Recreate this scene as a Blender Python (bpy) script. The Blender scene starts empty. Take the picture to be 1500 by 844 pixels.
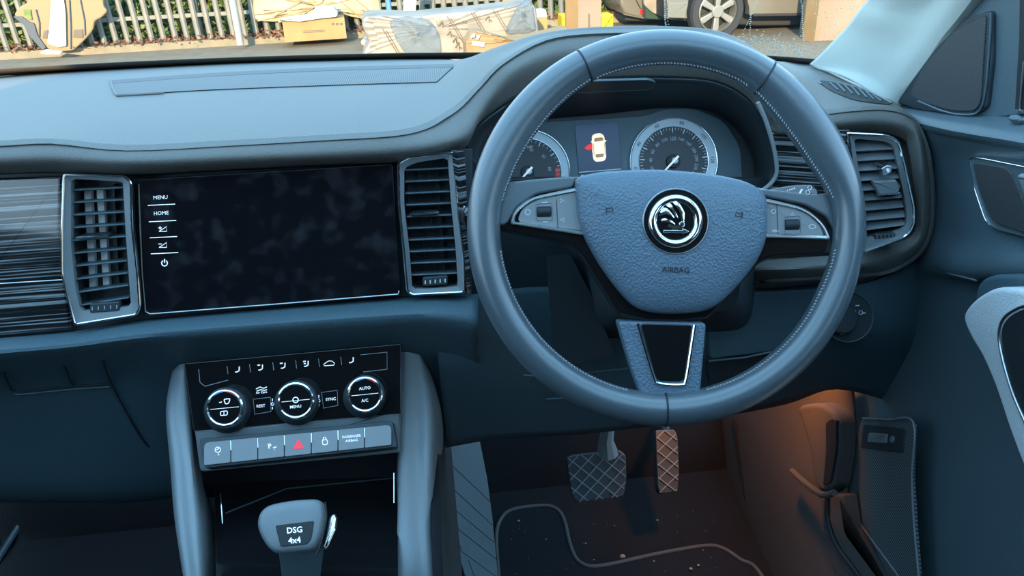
import bpy, math, random
from math import sin, cos, radians, pi, sqrt, atan2
from mathutils import Vector, Matrix
random.seed(7)
S = bpy.context.scene
COL = S.collection

# ---------------------------------------------------------------- camera
FPX = 1133.0
YAW, PIT, ROL = radians(5.4), radians(26.7), radians(2.2)
CF = Vector((sin(YAW)*cos(PIT), cos(YAW)*cos(PIT), -sin(PIT)))
_r0 = Vector((cos(YAW), -sin(YAW), 0)); _u0 = _r0.cross(CF)
CR = _r0*cos(ROL) - _u0*sin(ROL); CU = _u0*cos(ROL) + _r0*sin(ROL)
CP = Vector((0, 0, 1.15))
cam = bpy.data.objects.new('camera', bpy.data.cameras.new('camera')); COL.objects.link(cam)
M = Matrix((CR, CU, -CF)).transposed().to_4x4(); M.translation = CP
cam.matrix_world = M
cam.data.sensor_width = 36; cam.data.lens = FPX/1500*36; cam.data.clip_start = .02; cam.data.clip_end = 200
S.camera = cam

# ---------------------------------------------------------------- light
S.view_settings.view_transform = 'Standard'; S.view_settings.look = 'None'
S.view_settings.exposure = 0.0; S.view_settings.gamma = 1; S.view_settings.use_curve_mapping = False
SKY_ZEN, SKY_HOR, SKY_STR = (0.34, 0.66, 1.0), (0.60, 0.84, 1.0), 4.1
W = bpy.data.worlds.new('sky'); S.world = W; W.use_nodes = True
nt = W.node_tree; bg = nt.nodes['Background']
tc = nt.nodes.new('ShaderNodeTexCoord'); sp = nt.nodes.new('ShaderNodeSeparateXYZ'); rp = nt.nodes.new('ShaderNodeValToRGB')
nt.links.new(tc.outputs['Generated'], sp.inputs[0]); nt.links.new(sp.outputs['Z'], rp.inputs[0]); nt.links.new(rp.outputs[0], bg.inputs[0])
rp.color_ramp.elements[0].position = 0.0; rp.color_ramp.elements[0].color = (*SKY_HOR, 1)
rp.color_ramp.elements[1].position = 0.5; rp.color_ramp.elements[1].color = (*SKY_ZEN, 1)
bg.inputs[1].default_value = SKY_STR
sun = bpy.data.objects.new('sun', bpy.data.lights.new('sun', 'SUN')); COL.objects.link(sun)
sun.data.energy = 11; sun.data.color = (1, .76, .42); sun.data.angle = radians(1)
_az = radians(13); sun.rotation_euler = Vector((sin(_az)*cos(radians(18)), cos(_az)*cos(radians(18)), -sin(radians(18)))).to_track_quat('-Z', 'Y').to_euler()
sun.location = (-2, -6, 5)
def lamp(name, p, power, col, r=.02, kind='POINT', aim=None, spot=1.5):
    l = bpy.data.lights.new(name, kind); l.energy = power; l.color = col
    o = bpy.data.objects.new(name, l); COL.objects.link(o); o.location = p
    if kind == 'AREA': l.size = r
    else: l.shadow_soft_size = r
    if kind == 'SPOT': l.spot_size = spot; l.spot_blend = .8
    if aim is not None: o.rotation_euler = (Vector(aim)-Vector(p)).to_track_quat('-Z', 'Y').to_euler()
    return o
lamp('footwell_lamp', (.47, .98, .585), 6, (1, .34, .07), .02, 'SPOT', (.60, 1.10, .1), 1.75)
lamp('footwell_lamp', (-.70, .92, .52), .22, (1, .36, .12), .02, 'SPOT', (-.78, 1.2, .2), 2.2)

# ---------------------------------------------------------------- projection of sight lines into the place
def ray(x, y): return CF + CR*((x-750)/FPX) + CU*((422-y)/FPX)
def PY(x, y, Y): v = ray(x, y); return CP + v*(Y/v.y)
def PZ(x, y, Z): v = ray(x, y); return CP + v*((Z-CP.z)/v.z)
def PX(x, y, X): v = ray(x, y); return CP + v*(X/v.x)

# ---------------------------------------------------------------- materials
MT = {}
def mat(name, col, rough=.5, metal=0, coat=0, bump=None, spec=.5, emit=None, mix=None, alpha=None, sheen=0, stretch=None, wave=None):
    m = bpy.data.materials.new(name); m.use_nodes = True; n = m.node_tree; b = n.nodes['Principled BSDF']
    b.inputs['Base Color'].default_value = (*col, 1); b.inputs['Roughness'].default_value = rough
    b.inputs['Metallic'].default_value = metal; b.inputs['Specular IOR Level'].default_value = spec
    if coat: b.inputs['Coat Weight'].default_value = coat; b.inputs['Coat Roughness'].default_value = .04
    if sheen: b.inputs['Sheen Weight'].default_value = sheen; b.inputs['Sheen Roughness'].default_value = .5
    if emit: b.inputs['Emission Color'].default_value = (*emit[:3], 1); b.inputs['Emission Strength'].default_value = emit[3]
    if alpha is not None: b.inputs['Alpha'].default_value = alpha
    t = n.nodes.new('ShaderNodeTexCoord'); src = t.outputs['Object']
    if stretch:
        mp = n.nodes.new('ShaderNodeMapping'); mp.inputs['Scale'].default_value = stretch
        n.links.new(src, mp.inputs[0]); src = mp.outputs[0]
    if mix:   # (scale, colour2, lo, hi)
        nz = n.nodes.new('ShaderNodeTexNoise'); nz.inputs['Scale'].default_value = mix[0]; nz.inputs['Detail'].default_value = 5
        r = n.nodes.new('ShaderNodeValToRGB'); r.color_ramp.elements[0].position = mix[2]; r.color_ramp.elements[1].position = mix[3]
        r.color_ramp.elements[0].color = (*col, 1); r.color_ramp.elements[1].color = (*mix[1], 1)
        n.links.new(src, nz.inputs[0]); n.links.new(nz.outputs[0], r.inputs[0]); n.links.new(r.outputs[0], b.inputs['Base Color'])
    if bump:  # (kind, scale, strength)
        if bump[0] == 'v':
            nz = n.nodes.new('ShaderNodeTexVoronoi'); o = nz.outputs['Distance']
        else:
            nz = n.nodes.new('ShaderNodeTexNoise'); nz.inputs['Detail'].default_value = 3; o = nz.outputs[0]
        nz.inputs['Scale'].default_value = bump[1]; n.links.new(src, nz.inputs[0])
        bp = n.nodes.new('ShaderNodeBump'); bp.inputs['Strength'].default_value = bump[2]; bp.inputs['Distance'].default_value = .001
        n.links.new(o, bp.inputs['Height']); n.links.new(bp.outputs[0], b.inputs['Normal'])
    MT[name] = m; return m
mat('dash_soft', (.135, .13, .119), .55, bump=('v', 700, .35))
mat('dash_dark', (.055, .097, .118), .55, bump=('v', 700, .35))
mat('plastic_dark', (.026, .036, .042), .5, bump=('n', 900, .2))
mat('plastic_mid', (.075, .112, .13), .45, bump=('v', 900, .25))
mat('plastic_grey', (.17, .19, .20), .42, bump=('n', 900, .15))
mat('key_grey', (.22, .225, .23), .4)
mat('rail', (.26, .285, .30), .38, bump=('v', 900, .15))
mat('black', (.010, .014, .017), .6)
mat('frit', (.06, .05, .04), .7)
mat('gloss_black', (.008, .008, .009), .06, coat=.6)
mat('screen_glass', (.006, .006, .008), .13, mix=(60, (.035, .035, .04), .5, .95))
mat('leather', (.065, .085, .10), .30, bump=('v', 1100, .10), spec=.9, coat=.35)
MT['screen_glass'].node_tree.nodes['Noise Texture'].inputs['Detail'].default_value = 1.2; MT['screen_glass'].node_tree.nodes['Noise Texture'].inputs['Scale'].default_value = 48
MT['leather'].node_tree.nodes['Principled BSDF'].inputs['Coat Roughness'].default_value = .28
mat('pad', (.10, .145, .19), .42, bump=('v', 480, .6))
mat('chrome', (.85, .86, .88), .09, 1)
mat('satin', (.5, .51, .52), .3, 1)
mat('thread', (.30, .31, .32), .7)
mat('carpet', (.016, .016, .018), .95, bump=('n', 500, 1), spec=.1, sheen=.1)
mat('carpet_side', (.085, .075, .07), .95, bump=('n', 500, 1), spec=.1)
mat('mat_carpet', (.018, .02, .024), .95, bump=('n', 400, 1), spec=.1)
mat('binding', (.10, .10, .10), .8, bump=('n', 900, 1))
mat('rubber', (.24, .28, .30), .3)  # lighter tone puts the rib highlights into the colour
mat('pedal_rubber', (.055, .066, .075), .3)
mat('pillar', (.56, .58, .52), .75, bump=('n', 600, .2))
mat('arm_pad', (.55, .57, .58), .55, bump=('v', 600, .4))
mat('print_white', (.75, .78, .8), .5)
mat('print_lit', (.8, .85, .9), .5, emit=(.75, .88, 1, .55))
mat('print_dim', (.35, .37, .39), .5)
mat('vane_light_paint', (.6, .62, .62), .5)  # pale colour stands in for light showing through the left vent
mat('chrome_soft', (.85, .87, .88), .22, 1)
mat('print_dark', (.02, .02, .02), .5)
mat('dial_face', (.03, .032, .036), .45)
mat('dial_ring', (.42, .45, .47), .35, .3)
mat('needle', (.8, .8, .8), .4, emit=(1, 1, 1, .3))
mat('display', (.01, .015, .03), .25, emit=(.03, .06, .14, .5))
mat('disp_car', (.9, .8, .6), .5, emit=(1, .84, .55, .75))
mat('disp_line', (.3, .2, .1), .5, emit=(.4, .25, .12, .5))
mat('disp_red', (.8, .02, .02), .5, emit=(.9, .03, .04, .8))
mat('hazard_red', (.8, .03, .05), .4, emit=(1, .05, .1, .5))
mat('red_mark', (.7, .04, .04), .5)
mat('blue_mark', (.08, .3, .7), .5)
mat('debris', (.35, .27, .18), .8)
# outside
mat('asphalt', (.15, .12, .085), .9, bump=('n', 60, 1), mix=(9, (.19, .15, .105), .35, .7))
mat('pavement', (.17, .145, .10), .9, mix=(5, (.24, .20, .13), .35, .7))
mat('kerb', (.20, .17, .12), .9, mix=(7, (.27, .22, .15), .3, .7))
mat('pale', (.16, .16, .145), .5, .2, mix=(6, (.20, .19, .17), .4, .6))
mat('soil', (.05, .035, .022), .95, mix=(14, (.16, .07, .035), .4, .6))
mat('leaf', (.07, .13, .03), .6, mix=(9, (.17, .20, .05), .4, .6))
mat('leaf_brown', (.17, .07, .03), .7)
mat('card', (.33, .19, .08), .8, mix=(4, (.38, .23, .10), .3, .7))
mat('card_pale', (.22, .16, .12), .8, mix=(2, (.26, .20, .15), .3, .7))
mat('paper_wrap', (.40, .30, .18), .7, mix=(6, (.50, .40, .26), .35, .65), bump=('n', 20, 1))
mat('brown_paper', (.27, .17, .08), .6, bump=('n', 12, 1))
mat('white_paper', (.5, .5, .48), .7)
mat('foam_white', (.29, .255, .22), .5, bump=('n', 15, 1), mix=(4, (.21, .185, .16), .45, .7))
mat('foam_clear', (.30, .30, .30), .25, bump=('n', 15, 1), mix=(6, (.50, .50, .50), .45, .7))
mat('foam_print', (.12, .09, .07), .6)
mat('tan_plastic', (.24, .17, .09), .45, bump=('n', 10, .6))
mat('dark_plastic', (.05, .065, .09), .5)
mat('yellow', (.60, .42, .01), .45)
mat('post_grey', (.30, .31, .30), .5)
mat('car_silver', (.22, .20, .17), .35, .5, coat=.5)
mat('car_grey', (.20, .19, .16), .4, .4, coat=.5)
mat('car_dark', (.02, .02, .022), .7)  # near-black for undercarriage and sill line
mat('tyre', (.02, .024, .03), .7)
mat('alloy', (.32, .31, .28), .35, .6)
mat('red_lamp', (.5, .02, .02), .2)
mat('bin_green', (.02, .05, .04), .5)
mat('blue_paint', (.08, .22, .38), .5)
mat('roof_cloth', (.35, .35, .34), .9)
# wood-look striped trim
def striped():
    m = mat('striped_trim', (.01, .011, .012), .12, coat=.6); n = m.node_tree; b = n.nodes['Principled BSDF']
    t = n.nodes.new('ShaderNodeTexCoord'); mp = n.nodes.new('ShaderNodeMapping'); mp.inputs['Scale'].default_value = (3, 3, 420)
    mp.inputs['Rotation'].default_value = (0, radians(-1.5), 0)
    z = n.nodes.new('ShaderNodeTexNoise'); z.inputs['Scale'].default_value = 1; z.inputs['Detail'].default_value = 3
    r = n.nodes.new('ShaderNodeValToRGB'); r.color_ramp.elements[0].position = .50; r.color_ramp.elements[1].position = .66
    r.color_ramp.elements[0].color = (.010, .011, .012, 1); r.color_ramp.elements[1].color = (.30, .32, .33, 1)
    n.links.new(t.outputs['Object'], mp.inputs[0]); n.links.new(mp.outputs[0], z.inputs[0]); n.links.new(z.outputs[0], r.inputs[0]); n.links.new(r.outputs[0], b.inputs['Base Color'])
striped()
def gridmat(name, c1, c2, sx, sz, ang=0, axes='XZ', rough=.6):
    "perforated / ribbed cloth: dots or ribs from sine products in object space"
    m = mat(name, c1, rough); n = m.node_tree; b = n.nodes['Principled BSDF']
    t = n.nodes.new('ShaderNodeTexCoord'); s_ = n.nodes.new('ShaderNodeSeparateXYZ'); n.links.new(t.outputs['Object'], s_.inputs[0])
    outs = []
    for ax, sc in ((axes[0], sx), (axes[1], sz)):
        if not sc: continue
        mm = n.nodes.new('ShaderNodeMath'); mm.operation = 'MULTIPLY'; mm.inputs[1].default_value = sc; n.links.new(s_.outputs[ax], mm.inputs[0])
        ss = n.nodes.new('ShaderNodeMath'); ss.operation = 'SINE'; n.links.new(mm.outputs[0], ss.inputs[0]); outs.append(ss.outputs[0])
    o = outs[0]
    if len(outs) == 2:
        mu = n.nodes.new('ShaderNodeMath'); mu.operation = 'MULTIPLY'; n.links.new(outs[0], mu.inputs[0]); n.links.new(outs[1], mu.inputs[1]); o = mu.outputs[0]
    r = n.nodes.new('ShaderNodeValToRGB'); r.color_ramp.elements[0].position = .0; r.color_ramp.elements[1].position = .5
    r.color_ramp.elements[0].color = (*c1, 1); r.color_ramp.elements[1].color = (*c2, 1)
    n.links.new(o, r.inputs[0]); n.links.new(r.outputs[0], b.inputs['Base Color'])
gridmat('grille_top', (.13, .13, .125), (.06, .06, .06), 2200, 0)
gridmat('grille_door', (.025, .026, .028), (.10, .105, .11), 2400, 2400, axes='YZ')
gridmat('grille_rib', (.02, .03, .035), (.17, .20, .21), 0, 1400, axes='YZ')
def glass():
    m = bpy.data.materials.new('windscreen_glass'); m.use_nodes = True; n = m.node_tree; n.nodes.clear()
    o = n.nodes.new('ShaderNodeOutputMaterial'); mx = n.nodes.new('ShaderNodeMixShader'); tr = n.nodes.new('ShaderNodeBsdfTransparent'); gl = n.nodes.new('ShaderNodeBsdfGlossy')
    gl.inputs['Roughness'].default_value = .0; mx.inputs[0].default_value = .035; tr.inputs[0].default_value = (.93, .96, .95, 1)
    n.links.new(tr.outputs[0], mx.inputs[1]); n.links.new(gl.outputs[0], mx.inputs[2]); n.links.new(mx.outputs[0], o.inputs[0]); MT['glass'] = m
    m = bpy.data.materials.new('water'); m.use_nodes = True; b = m.node_tree.nodes['Principled BSDF']
    b.inputs['Roughness'].default_value = .3; b.inputs['IOR'].default_value = 1.33; b.inputs['Base Color'].default_value = (1, .93, .8, 1)  # warm near-white base puts a sunlit sparkle into the drops
    b.inputs['Transmission Weight'].default_value = .15; MT['water'] = m
    m = bpy.data.materials.new('clear_film'); m.use_nodes = True; n = m.node_tree; n.nodes.clear()
    o = n.nodes.new('ShaderNodeOutputMaterial'); mx = n.nodes.new('ShaderNodeMixShader'); tr = n.nodes.new('ShaderNodeBsdfTransparent'); gl = n.nodes.new('ShaderNodeBsdfPrincipled')
    gl.inputs['Roughness'].default_value = .25; gl.inputs['Base Color'].default_value = (.14, .20, .26, 1); mx.inputs[0].default_value = .5
    n.links.new(tr.outputs[0], mx.inputs[1]); n.links.new(gl.outputs[0], mx.inputs[2]); n.links.new(mx.outputs[0], o.inputs[0]); MT['film'] = m
glass()

# ---------------------------------------------------------------- mesh helpers
class MB:
    def __init__(s): s.v = []; s.f = []
    def add(s, vs, fs):
        b = len(s.v); s.v += [Vector(p) for p in vs]; s.f += [[i+b for i in f] for f in fs]; return s
    def loops(s, L, closed=True, cap0=False, cap1=False):
        n = len(L[0]); vs = [p for l in L for p in l]; fs = []
        for i in range(len(L)-1):
            for j in range(n if closed else n-1):
                k = (j+1) % n; fs.append([i*n+j, i*n+k, (i+1)*n+k, (i+1)*n+j])
        if cap0: fs.append(list(range(n))[::-1])
        if cap1: fs.append([(len(L)-1)*n+j for j in range(n)])
        return s.add(vs, fs)
    def tube(s, pts, r, n=8, closed=False):
        pts = [Vector(p) for p in pts]; L = []; m = len(pts); up = None
        for i, p in enumerate(pts):
            a = pts[(i-1) % m] if (closed or i) else p; b = pts[(i+1) % m] if (closed or i < m-1) else p
            t = (b-a).normalized()
            if up is None: up = t.orthogonal().normalized()
            up = (up - t*up.dot(t)).normalized(); w = t.cross(up)
            rr = r[i] if isinstance(r, (list, tuple)) else r
            L.append([p + up*(rr*cos(2*pi*k/n)) + w*(rr*sin(2*pi*k/n)) for k in range(n)])
        if closed: L.append(L[0])
        return s.loops(L, True, not closed, not closed)
    def box(s, c, u, v, w):
        c, u, v, w = map(Vector, (c, u, v, w)); P = [c+u*a+v*b+w*d for d in (-1, 1) for b in (-1, 1) for a in (-1, 1)]
        return s.add(P, [[0, 2, 3, 1], [4, 5, 7, 6], [0, 1, 5, 4], [2, 6, 7, 3], [0, 4, 6, 2], [1, 3, 7, 5]])
    def sphere(s, c, r, nu=10, nv=6, sc=(1, 1, 1)):
        c = Vector(c); L = []
        for i in range(1, nv):
            a = pi*i/nv; L.append([c+Vector((r*sc[0]*sin(a)*cos(2*pi*j/nu), r*sc[1]*sin(a)*sin(2*pi*j/nu), r*sc[2]*cos(a))) for j in range(nu)])
        return s.loops(L, True, True, True)

def link(name, data, parent, locw):
    o = bpy.data.objects.new(name, data); COL.objects.link(o)
    if parent is not None:
        o.parent = parent; o.location = locw - parent['_w'] if False else locw - WLOC[parent.name]
    else: o.location = locw
    WLOC[o.name] = locw.copy(); return o
WLOC = {}
def tag(o, label=None, cat=None, group=None, kind=None):
    for k, v in (('label', label), ('category', cat), ('group', group), ('kind', kind)):
        if v: o[k] = v
    return o
def thing(name, label, cat, loc, group=None, kind=None):
    o = bpy.data.objects.new(name, None); COL.objects.link(o); o.location = loc; o.empty_display_size = .05
    WLOC[o.name] = Vector(loc); return tag(o, label, cat, group, kind)
def obj(name, mb, m, parent=None, smooth=35, solid=0, label=None, offset=-1, kind=None):
    me = bpy.data.meshes.new(name)
    if parent is None or parent.type != 'EMPTY' or True:
        c = sum(mb.v, Vector())/len(mb.v)
    me.from_pydata([p-c for p in mb.v], [], mb.f); me.update()
    import bmesh
    b = bmesh.new(); b.from_mesh(me); bmesh.ops.recalc_face_normals(b, faces=b.faces); b.to_mesh(me); b.free()
    me.materials.append(MT[m])
    if smooth:
        me.shade_smooth()
        try: me.set_sharp_from_angle(angle=radians(smooth))
        except Exception: pass
    o = link(name, me, parent, c)
    if smooth and smooth <= 35 and len(mb.f) < 20000:
        wn = o.modifiers.new('face_normals', 'WEIGHTED_NORMAL'); wn.keep_sharp = True; wn.weight = 100
    if solid:
        md = o.modifiers.new('thickness', 'SOLIDIFY'); md.thickness = solid; md.offset = offset
    if label: o['label'] = label
    if kind: o['kind'] = kind
    return o

def cr(a, b, c, d, t):
    return .5*((2*b)+(c-a)*t+(2*a-5*b+4*c-d)*t*t+(3*b-a-3*c+d)*t*t*t)
def spline(P, n, closed=False):
    P = [Vector(p) for p in P]; m = len(P); out = []
    for i in range(m if closed else m-1):
        g = (lambda k: P[k % m]) if closed else (lambda k: P[min(max(k, 0), m-1)])
        for j in range(n): out.append(cr(g(i-1), g(i), g(i+1), g(i+2), j/n))
    if not closed: out.append(P[-1])
    return out
def loft(rows, nu=4, nv=4):
    R = [spline(r, nu) for r in rows]; cols = list(zip(*R)); C_ = [spline(c, nv) for c in cols]
    L = [list(x) for x in zip(*C_)]
    return MB().loops(L, False)
def rc(P, r, n=4):
    "polygon with rounded corners, 2-D"
    out = []; m = len(P)
    rr = r if isinstance(r, (list, tuple)) else [r]*m
    for i in range(m):
        a, b, c = Vector(P[i-1]), Vector(P[i]), Vector(P[(i+1) % m])
        if rr[i] <= 0: out.append(b); continue
        d1 = min(rr[i], (a-b).length*.48); d2 = min(rr[i], (c-b).length*.48)
        p = b+(a-b).normalized()*d1; q = b+(c-b).normalized()*d2
        for k in range(n+1):
            t = k/n; out.append(p*(1-t)**2+b*2*t*(1-t)+q*t*t)
    return out
def circ(x, y, r, n=32, ry=None, a0=0): return [(x+r*cos(a0+2*pi*k/n), y+(ry or r)*sin(a0+2*pi*k/n)) for k in range(n)]
def area2(P): return .5*sum(P[i-1][0]*P[i][1]-P[i][0]*P[i-1][1] for i in range(len(P)))
def inset(P, d):
    P = [Vector((p[0], p[1])) for p in P]; m = len(P); sg = 1 if area2(P) > 0 else -1; out = []
    for i in range(m):
        e1 = (P[i]-P[i-1]); e2 = (P[(i+1) % m]-P[i])
        if e1.length < 1e-9 or e2.length < 1e-9: out.append(P[i].copy()); continue
        n1 = Vector((-e1.y, e1.x)).normalized()*sg; n2 = Vector((-e2.y, e2.x)).normalized()*sg
        b = n1+n2; L = b.length
        if L < 1e-6: out.append(P[i]+n1*d); continue
        b /= L; k = max(b.dot(n1), .5); out.append(P[i]+b*(d/k))
    return out
class Fr:
    "a plane in the place; px points are carried onto it along the line of sight"
    def __init__(s, p0, p1, p2):
        s.o = Vector(p0); s.u = (Vector(p1)-s.o).normalized(); n = s.u.cross(Vector(p2)-s.o).normalized()
        if n.dot(CP-s.o) < 0: n = -n
        s.n = n; s.v = n.cross(s.u).normalized()
    def hit(s, x, y, h=0):
        d = ray(x, y); return CP + d*((s.o+s.n*h-CP).dot(s.n)/d.dot(s.n))
    def loc(s, x, y, h=0):
        q = s.hit(x, y, h)-s.o; return Vector((q.dot(s.u), q.dot(s.v)))
    def W(s, p, h): return s.o+s.u*p[0]+s.v*p[1]+s.n*h
    def px(s, P, h=0): return [s.loc(p[0], p[1], h) for p in P]
def slab(fr, P, h0, h1, bev=.001, seg=3, mb=None, loc=False):
    mb = mb or MB(); Q = [Vector((p[0], p[1])) for p in P] if loc else fr.px(P, h1)
    L = [[fr.W(p, h0) for p in Q]]
    if bev:
        for k in range(seg+1):
            a = pi/2*k/seg; L.append([fr.W(p, h1-bev+bev*sin(a)) for p in inset(Q, bev*(1-cos(a)))])
    else: L.append([fr.W(p, h1) for p in Q])
    return mb.loops(L, True, True, True)
def rim(fr, P, w, h0, h1, mb=None, w0=0, hin=None, inner=None):
    "closed frame following P, w metres wide inward"
    mb = mb or MB(); Q = fr.px(P, h1); O = inset(Q, w0) if w0 else Q; I = fr.px(inner, h1) if inner else inset(Q, w0+w)
    b = min(w, h1-h0)*.3
    O2 = inset(O, b) if not inner else O; I2 = inset(I, -b) if not inner else I
    L = [[fr.W(p, h0) for p in O], [fr.W(p, h1-b) for p in O], [fr.W(p, h1) for p in O2], [fr.W(p, h1) for p in I2], [fr.W(p, h1-b) for p in I], [fr.W(p, h0) for p in I]]
    L.append(L[0]); return mb.loops(L)
def dome(fr, P, prof, mb=None, loc=False, c=None):
    "prof: list of (scale, height)"
    mb = mb or MB(); Q = [Vector((p[0], p[1])) for p in P] if loc else fr.px(P, prof[0][1])
    c = c or sum(Q, Vector((0, 0)))/len(Q)
    return mb.loops([[fr.W(c+(p-c)*s, h) for p in Q] for s, h in prof], True, True, True)
def stroke(fr, P, w, h, mb, closed=False, th=.0003):
    "flat painted line, w px wide"
    P = [Vector((p[0], p[1])) for p in P]; m = len(P); A = []; B = []
    for i in range(m):
        a = P[(i-1) % m] if (closed or i) else P[i]; b = P[(i+1) % m] if (closed or i < m-1) else P[i]
        t = (b-a).normalized(); n = Vector((-t.y, t.x))*w/2; A.append(P[i]+n); B.append(P[i]-n)
    rng = range(m if closed else m-1)
    for i in rng:
        k = (i+1) % m
        q = [A[i], A[k], B[k], B[i]]
        mb.loops([[fr.hit(p.x, p.y, h) for p in q], [fr.hit(p.x, p.y, h+th) for p in q]], True, True, True)
def fill(fr, P, h, mb, th=.0003):
    mb.loops([[fr.hit(p[0], p[1], h) for p in P], [fr.hit(p[0], p[1], h+th) for p in P]], True, True, True)
def textv(string, size, bold=0):
    cu = bpy.data.curves.new('lettering', 'FONT'); cu.body = string; cu.size = size; cu.align_x = 'CENTER'; cu.align_y = 'CENTER'; cu.offset = bold; cu.resolution_u = 2
    o = bpy.data.objects.new('lettering_source', cu); COL.objects.link(o)
    dg = bpy.context.evaluated_depsgraph_get(); me = o.evaluated_get(dg).to_mesh()
    vs = [v.co.copy() for v in me.vertices]; fs = [list(p.vertices) for p in me.polygons]
    o.evaluated_get(dg).to_mesh_clear(); bpy.data.objects.remove(o); bpy.data.curves.remove(cu)
    return vs, fs
def text(fr, s, x, y, hp, h, mb, dirx=(1, 0), bold=.0, sx=1, diry=None):
    "lettering laid on the plane: hp = cap height in px, dirx = writing direction"
    vs, fs = textv(s, 1.0, bold); k = hp/.7; d = Vector(dirx).normalized(); e = Vector(diry).normalized() if diry else Vector((d.y, -d.x))
    P = [(x+(v.x*d.x*sx+v.y*e.x)*k, y+(v.x*d.y*sx+v.y*e.y)*k) for v in vs]
    mb.add([fr.hit(a, b, h) for a, b in P], fs)

# ================================================================= SETTING
def struct(name, mb, m, kind='structure', **k): o = obj(name, mb, m, **k); o['kind'] = kind; return o
G = -.35
mb = MB(); mb.box((0, 6, G-.05), (14, 0, 0), (0, 14, 0), (0, 0, .05)); struct('road', mb, 'asphalt')
KA, KB = PZ(0, 88, G), PZ(900, 33, G); kd = (KB-KA).normalized(); kd.z = 0; kn = Vector((-kd.y, kd.x, 0))
km = KA+kd*4
mb = MB(); mb.box(km+kn*.07+Vector((0, 0, .035)), kd*13, kn*.07, (0, 0, .05)); struct('kerb', mb, 'kerb')
mb = MB(); mb.box(km+kn*.9+Vector((0, 0, .02)), kd*13, kn*.76, (0, 0, .05)); struct('pavement', mb, 'pavement')
mb = MB(); mb.box(km+kn*6.66+Vector((0, 0, .03)), kd*13, kn*5, (0, 0, .05)); struct('verge', mb, 'soil')

# car shell behind and around the camera
mb = MB(); mb.box((-.1, -.96, 1.47), (.80, 0, 0), (0, .70, 0), (0, 0, .02)); mb.box((-.1, .37, 1.47), (.80, 0, 0), (0, .04, 0), (0, 0, .02)); mb.box((-.80, .03, 1.47), (.1, 0, 0), (0, .30, 0), (0, 0, .02)); mb.box((.63, .03, 1.47), (.07, 0, 0), (0, .30, 0), (0, 0, .02)); struct('ceiling', mb, 'roof_cloth')
mb = MB(); mb.box((-.07, .035, 1.485), (.63, 0, 0), (0, .295, 0), (0, 0, .003)); struct('added_roof_glass', mb, 'glass')  # added roof glass, unseen; lets sky light onto wheel and console
mb = MB(); mb.box((-.1, -1.62, .75), (.84, 0, 0), (0, .03, 0), (0, 0, .74)); struct('wall_back', mb, 'plastic_dark')  # unseen rear wall, shut to full height to keep the sun out
mb = MB(); mb.box((-.93, -.1, .5), (.03, 0, 0), (0, 1.5, 0), (0, 0, .45)); mb.box((-.91, -.98, 1.2), (.03, 0, 0), (0, .62, 0), (0, 0, .27)); struct('wall_left', mb, 'plastic_dark')  # unseen left side, its rear part closed up against the sun
mb = MB(); mb.box((.73, -.75, .5), (.03, 0, 0), (0, .85, 0), (0, 0, .45)); mb.box((.72, -1.2, 1.2), (.03, 0, 0), (0, .40, 0), (0, 0, .27)); struct('wall_right', mb, 'plastic_dark')
# floor: flat part, toe board
def zs(x, z, y): return Vector((x, y, z))
rows = [[zs(x, .05, -1.5) for x in (-.9, -.3, .2, .66)], [zs(x, .05, .3) for x in (-.9, -.3, .2, .66)], [zs(x, .05, 1.12) for x in (-.9, -.3, .2, .66)],
        [zs(x, .12, 1.26) for x in (-.9, -.3, .2, .66)], [zs(x, .45, 1.48) for x in (-.9, -.3, .2, .66)], [zs(x, .85, 1.5) for x in (-.9, -.3, .2, .66)]]
struct('floor', loft(rows, 3, 4), 'carpet', solid=.02, offset=1)

# windscreen
wb = [PY(-260, 135, 1.26), PY(0, 104, 1.29), PY(500, 82, 1.31), PY(1000, 80, 1.29), PY(1202, 90, 1.22)]
for p in wb: p.z -= .006
gl_rows = [wb, [Vector((p.x*.97, p.y-.24, p.z+.155)) for p in wb], [Vector((p.x*.93, p.y-.55, p.z+.33)) for p in wb], [Vector((p.x*.9, .36, 1.45)) for p in wb]]
win = struct('window_1', loft(gl_rows, 6, 4), 'glass'); win['label'] = 'windscreen with rain drops low on its right side'
# frit band along the base
wt = [q+(Vector((q.x*.97, q.y-.24, q.z+.155))-q)*.085-Vector((0, .004, 0)) for q in wb]
obj('dark_edge_band', loft([[q-Vector((0, .004, 0)) for q in wb], wt], 8, 2), 'frit', win, solid=.001)
# rain drops on the glass
def on_glass(x, y):
    d = ray(x, y); a = gl_rows[0][3]; b = gl_rows[1][3]; n = Vector((1, 0, 0)).cross(b-a).normalized()
    return CP+d*((a-CP).dot(n)/d.dot(n)), n
mb = MB(); rnd = random.Random(3)
drops = []
for _ in range(150):
    x = rnd.uniform(1040, 1270); y = 50+rnd.random()**.7*50
    drops.append((x, y, rnd.uniform(.4, 1.3)))
for _ in range(90): drops.append((rnd.uniform(1185, 1285), rnd.uniform(2, 62), rnd.uniform(.4, 1.5)))
for _ in range(170): drops.append((rnd.gauss(1085, 28), rnd.gauss(59, 5), rnd.uniform(.7, 1.8)))
for _ in range(70): drops.append((rnd.gauss(1140, 9)+0, rnd.gauss(68, 6), rnd.uniform(.7, 1.7)))
for _ in range(50): drops.append((rnd.gauss(1170, 6), rnd.gauss(74, 4), rnd.uniform(.7, 1.7)))
for (xa, ya, xb, yb, n) in ((974, 0, 975, 42, 16), (978, 8, 979, 40, 8), (1174, 0, 1177, 62, 22), (1108, 3, 1090, 45, 16), (1100, 22, 1098, 50, 10)):
    for k in range(n): t = k/(n-1); drops.append((xa+(xb-xa)*t+rnd.uniform(-.7, .7), ya+(yb-ya)*t, rnd.uniform(.8, 1.5)))
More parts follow.
